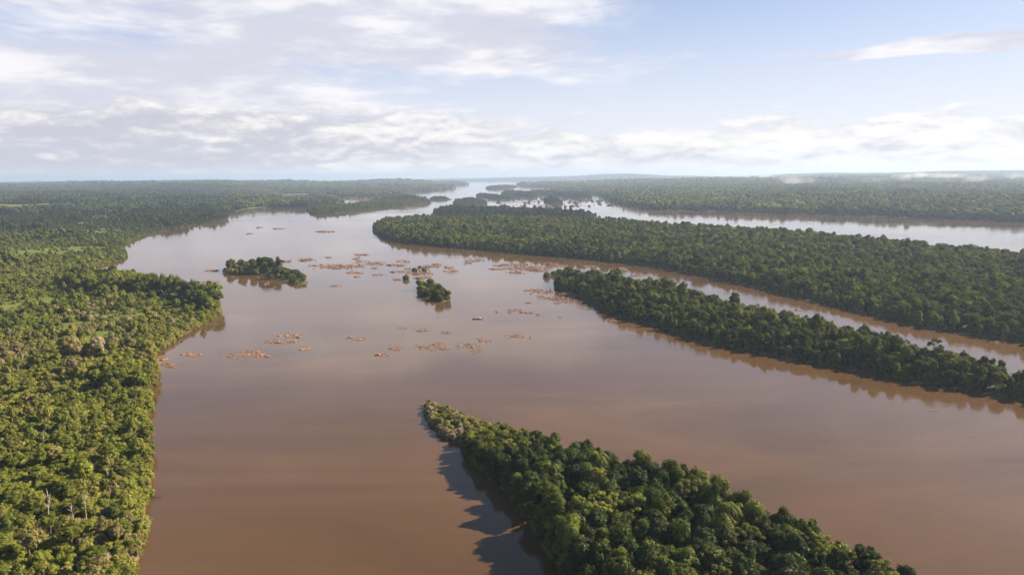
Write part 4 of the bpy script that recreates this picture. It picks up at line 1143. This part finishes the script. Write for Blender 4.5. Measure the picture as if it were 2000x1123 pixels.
# ------------------------------------------------------------------ motor canoe
def flat(name, c, rough=0.5, spec=0.4):
    m_, t, out = material(name)
    g = t.new('ShaderNodeTexCoord').outputs['Object']
    col = t.mix(t.noise(g, 3.0, 5), (*[v * 0.8 for v in c], 1), (*[min(1, v * 1.15) for v in c], 1))
    principled(t, out, col, rough, None, spec)
    return m_
M_HULL, M_SEAT, M_WHITE, M_MOTOR = flat('dark_painted_hull', (0.035, 0.022, 0.045)), flat('bench_wood', (0.20, 0.12, 0.07)), flat('white_tarpaulin', (0.78, 0.75, 0.70)), flat('grey_outboard', (0.30, 0.31, 0.32), 0.35)
bx, by = px(932, 623.5)
boat = link('boat', None, loc=(bx, by, 0.0), rot=(0, 0, R(184)))
tag(boat, 'small dark motor canoe with a white stern load in open water', 'boat')
L, nst = 7.6, 13
V_, F_ = [], []
for i in range(nst):                                   # hull stations, bow at +x
    t_ = i / (nst - 1); x = -L / 2 + L * t_
    hw = 0.62 * (1 - max(0, (t_ - 0.55) / 0.45) ** 2.2) * (0.86 + 0.14 * min(1, t_ / 0.2)) + 0.02
    sheer = 0.42 + 0.32 * max(0, (t_ - 0.6) / 0.4) ** 2; keel = -0.18 + 0.35 * max(0, (t_ - 0.75) / 0.25) ** 2
    for (yy, zz) in [(-hw, sheer), (-hw * 0.86, keel + 0.14), (0, keel), (hw * 0.86, keel + 0.14), (hw, sheer), (hw * 0.88, sheer), (hw * 0.74, keel + 0.22), (0, keel + 0.1), (-hw * 0.74, keel + 0.22), (-hw * 0.88, sheer)]:
        V_.append((x, yy, zz))
for i in range(nst - 1):
    for k in range(10): F_.append((i * 10 + k, i * 10 + (k + 1) % 10, (i + 1) * 10 + (k + 1) % 10, (i + 1) * 10 + k))
me = bpy.data.meshes.new('hull'); me.from_pydata(V_, [], F_ + [tuple(range(9, -1, -1)), tuple((nst - 1) * 10 + k for k in range(10))]); me.materials.append(M_HULL)
link('hull', me, boat)
def box(name, m_, parent, c, s, taper=1.0):
    V_ = [(c[0] + sx * s[0] / 2 * (taper if sz > 0 else 1), c[1] + sy * s[1] / 2 * (taper if sz > 0 else 1), c[2] + sz * s[2] / 2) for sz in (-1, 1) for sy in (-1, 1) for sx in (-1, 1)]
    me = bpy.data.meshes.new(name); me.from_pydata(V_, [], [(0, 2, 3, 1), (4, 5, 7, 6), (0, 1, 5, 4), (2, 6, 7, 3), (0, 4, 6, 2), (1, 3, 7, 5)]); me.materials.append(m_)
    return link(name, me, parent)
for xx in (-0.6, 0.6, 1.7): box('bench', M_SEAT, boat, (xx, 0, 0.34), (0.26, 0.96, 0.05))
tl = Soup(); v, f = ICO2; v = v.copy(); v[:, 2] = np.clip(v[:, 2], -0.5, 0.8); v = np.sign(v) * np.abs(v) ** 0.75
tl.tris(v * np.array((1.0, 0.56, 0.55)) + np.array((-2.2, 0, 0.62)), f, 0, .5); link('covered_load', tl.mesh('covered_load', [M_WHITE]), boat)
mo = box('outboard_motor', M_MOTOR, boat, (-4.02, 0, 0.72), (0.42, 0.34, 0.46), 0.8)
box('shaft', M_MOTOR, mo, (-4.05, 0, 0.1), (0.14, 0.10, 0.85))
box('tiller', M_MOTOR, mo, (-3.62, 0.05, 0.66), (0.5, 0.05, 0.05))

# ------------------------------------------------------------------ logs
def log(sx, sy, L, rad, turn, label, h=0.35, tiltz=0.0, name='log', m_=None, stub=True):
    x, y = px(sx, sy); s = Soup()
    tube(s, [(-L / 2, 0, 0), (-L / 6, 0.12, tiltz * 0.3), (L / 6, -0.1, tiltz * 0.7), (L / 2, 0.05, tiltz)], [rad, rad * 0.9, rad * 0.75, rad * 0.5], 0, 7)
    if stub: tube(s, [(L * 0.3, 0, tiltz * .8), (L * 0.38, 0.3, tiltz * .8 + 0.7)], [rad * .5, rad * .2], 0, 5)
    o = link(name, s.mesh(name, [m_ or M_BARK]), None, (x, y, h), (0, 0, turn)); tag(o, label, 'log')
M_DRIFT = flat('dark_wet_wood', (0.10, 0.065, 0.045), 0.8, 0.2)
log(298, 972.5, 6.0, 0.20, 0.05, 'dark fallen trunk sticking out from the left bank', 0.7, -0.3, m_=M_DRIFT)
log(1823, 803, 4.6, 0.22, 0.1, 'pale driftwood log afloat near the right island', 0.05)
log(1416, 643, 7.0, 0.3, 0.35, 'pale log stranded in the narrow channel', 0.2)
log(294, 799, 2.6, 0.22, 1.0, 'short white bleached log at the left waterline', 0.25, 0.4, m_=M_DEAD)

for k, (sx, sy, turn, L) in enumerate([(1300, 642, -.5, 6), (1392, 671, .3, 5), (1545, 702, -.4, 6), (1668, 724, .5, 7), (1790, 748, -.3, 6), (1925, 770, .4, 6), (1215, 618, -.6, 5)]):
    log(sx, sy, L, .2, turn, 'pale fallen trunk at the foot of the right island shore', .25, -.2)
for k, (sx, sy, turn, L) in enumerate([(287, 1015, .3, 4), (296, 905, -.2, 4), (296, 850, .4, 4), (300, 765, -.1, 4), (345, 668, .5, 4), (402, 634, .6, 4)]):
    log(sx, sy, L, .16, turn, 'thin fallen trunk lying off the left bank shore', .3, -.3)

# ------------------------------------------------------------------ haze and mist
def volume_box(name, x1, x2, y1, y2, z1, z2):
    V_ = [(x, y, z) for z in (z1, z2) for y in (y1, y2) for x in (x1, x2)]
    me = bpy.data.meshes.new(name); me.from_pydata(V_, [], [(0, 2, 3, 1), (4, 5, 7, 6), (0, 1, 5, 4), (2, 6, 7, 3), (0, 4, 6, 2), (1, 3, 7, 5)])
    return link(name, me)
hz_o = volume_box('haze', -42000, 42000, -3000, 42000, -260, 230)
tag(hz_o, 'thin bluish air between the viewer and the far shores', kind='stuff')
mh = bpy.data.materials.new('hazy_air'); mh.use_nodes = True; T = NT(mh.node_tree); T.n.clear()
pv = T.new('ShaderNodeVolumePrincipled'); pv.inputs['Color'].default_value = (0.57, 0.735, 1.0, 1); pv.inputs['Density'].default_value = 8.0e-5; pv.inputs['Anisotropy'].default_value = 0.2
mo_ = T.new('ShaderNodeOutputMaterial'); T.l.new(pv.outputs[0], mo_.inputs['Volume'])
hz_o.data.materials.append(mh)
mm = bpy.data.materials.new('drifting_mist'); mm.use_nodes = True; T = NT(mm.node_tree); T.n.clear()
oc = T.new('ShaderNodeTexCoord').outputs['Object']
ln_ = T.new('ShaderNodeVectorMath', operation='LENGTH'); T.l.new(oc, ln_.inputs[0])
ge = T.new('ShaderNodeNewGeometry')
nz = T.noise(ge.outputs['Position'], 0.0075, 6, 0.65, 0.6)
dn = T.smooth(T.add(T.mul(T.sub(nz, 0.5), 2.6), T.smooth(ln_.outputs['Value'], 1.0, 0.1, -1.05, 0.22)), 0.0, 0.75)
pv = T.new('ShaderNodeVolumePrincipled'); pv.inputs['Color'].default_value = (0.98, 0.98, 1.0, 1); T.l.new(T.mul(dn, 0.009), pv.inputs['Density'])
mo_ = T.new('ShaderNodeOutputMaterial'); T.l.new(pv.outputs[0], mo_.inputs['Volume'])
for k, (sx, sy, rx, ry, dist, lab) in enumerate([(1545, 352, 85, 15, 4600, 'broad thin mist veil over the far right forest'), (1648, 356, 42, 14, 4200, 'white mist puff lowest over the far right forest'), (1700, 352, 38, 11, 4500, 'white mist puff right of the lowest one'),
        (1762, 347, 34, 10, 5200, 'small white mist puff against the far hills'), (1900, 349, 60, 11, 5000, 'white mist puff at the far right'), (1990, 344, 60, 10, 6000, 'mist at the right picture edge'),
        (1820, 343, 120, 9, 6500, 'long thin mist sheet before the far right hills'), (1480, 345, 90, 8, 6500, 'faint mist sheet left of the broad veil')]):
    d = f_ + r_ * ((sx - 1000) / FPX) + u_ * ((561.5 - sy) / FPX); t_ = dist / math.hypot(d[0], d[1]); c_ = d * t_ + np.array((0, 0, CAM_H))
    s = Soup(); s.tris(ICO2[0], ICO2[1], 0, .5); mp_ = dist / FPX
    o = link('mist', s.mesh('mist', [mm]), None, tuple(c_), (0, 0, 0), (rx * mp_ * 1.35, rx * mp_ * 1.2, ry * mp_ * 1.5)); tag(o, lab, kind='stuff')

# things that look alike get told apart by their order in the picture
bpy.context.view_layer.update()
alike = {}
for o in COL.objects:
    if o.parent is None and 'category' in o: alike.setdefault(o['label'], []).append(o)
for lab, os_ in alike.items():
    if 1 < len(os_) <= 20:
        os_.sort(key=lambda o: screen(o.location.x, o.location.y)[0])
        for k, o in enumerate(os_):
            o['label'] = lab + ', ' + ('leftmost' if k == 0 else 'rightmost' if k == len(os_) - 1 else ORD[k] + ' from left' if 'patch' not in lab else ORD[k])
print('all done')
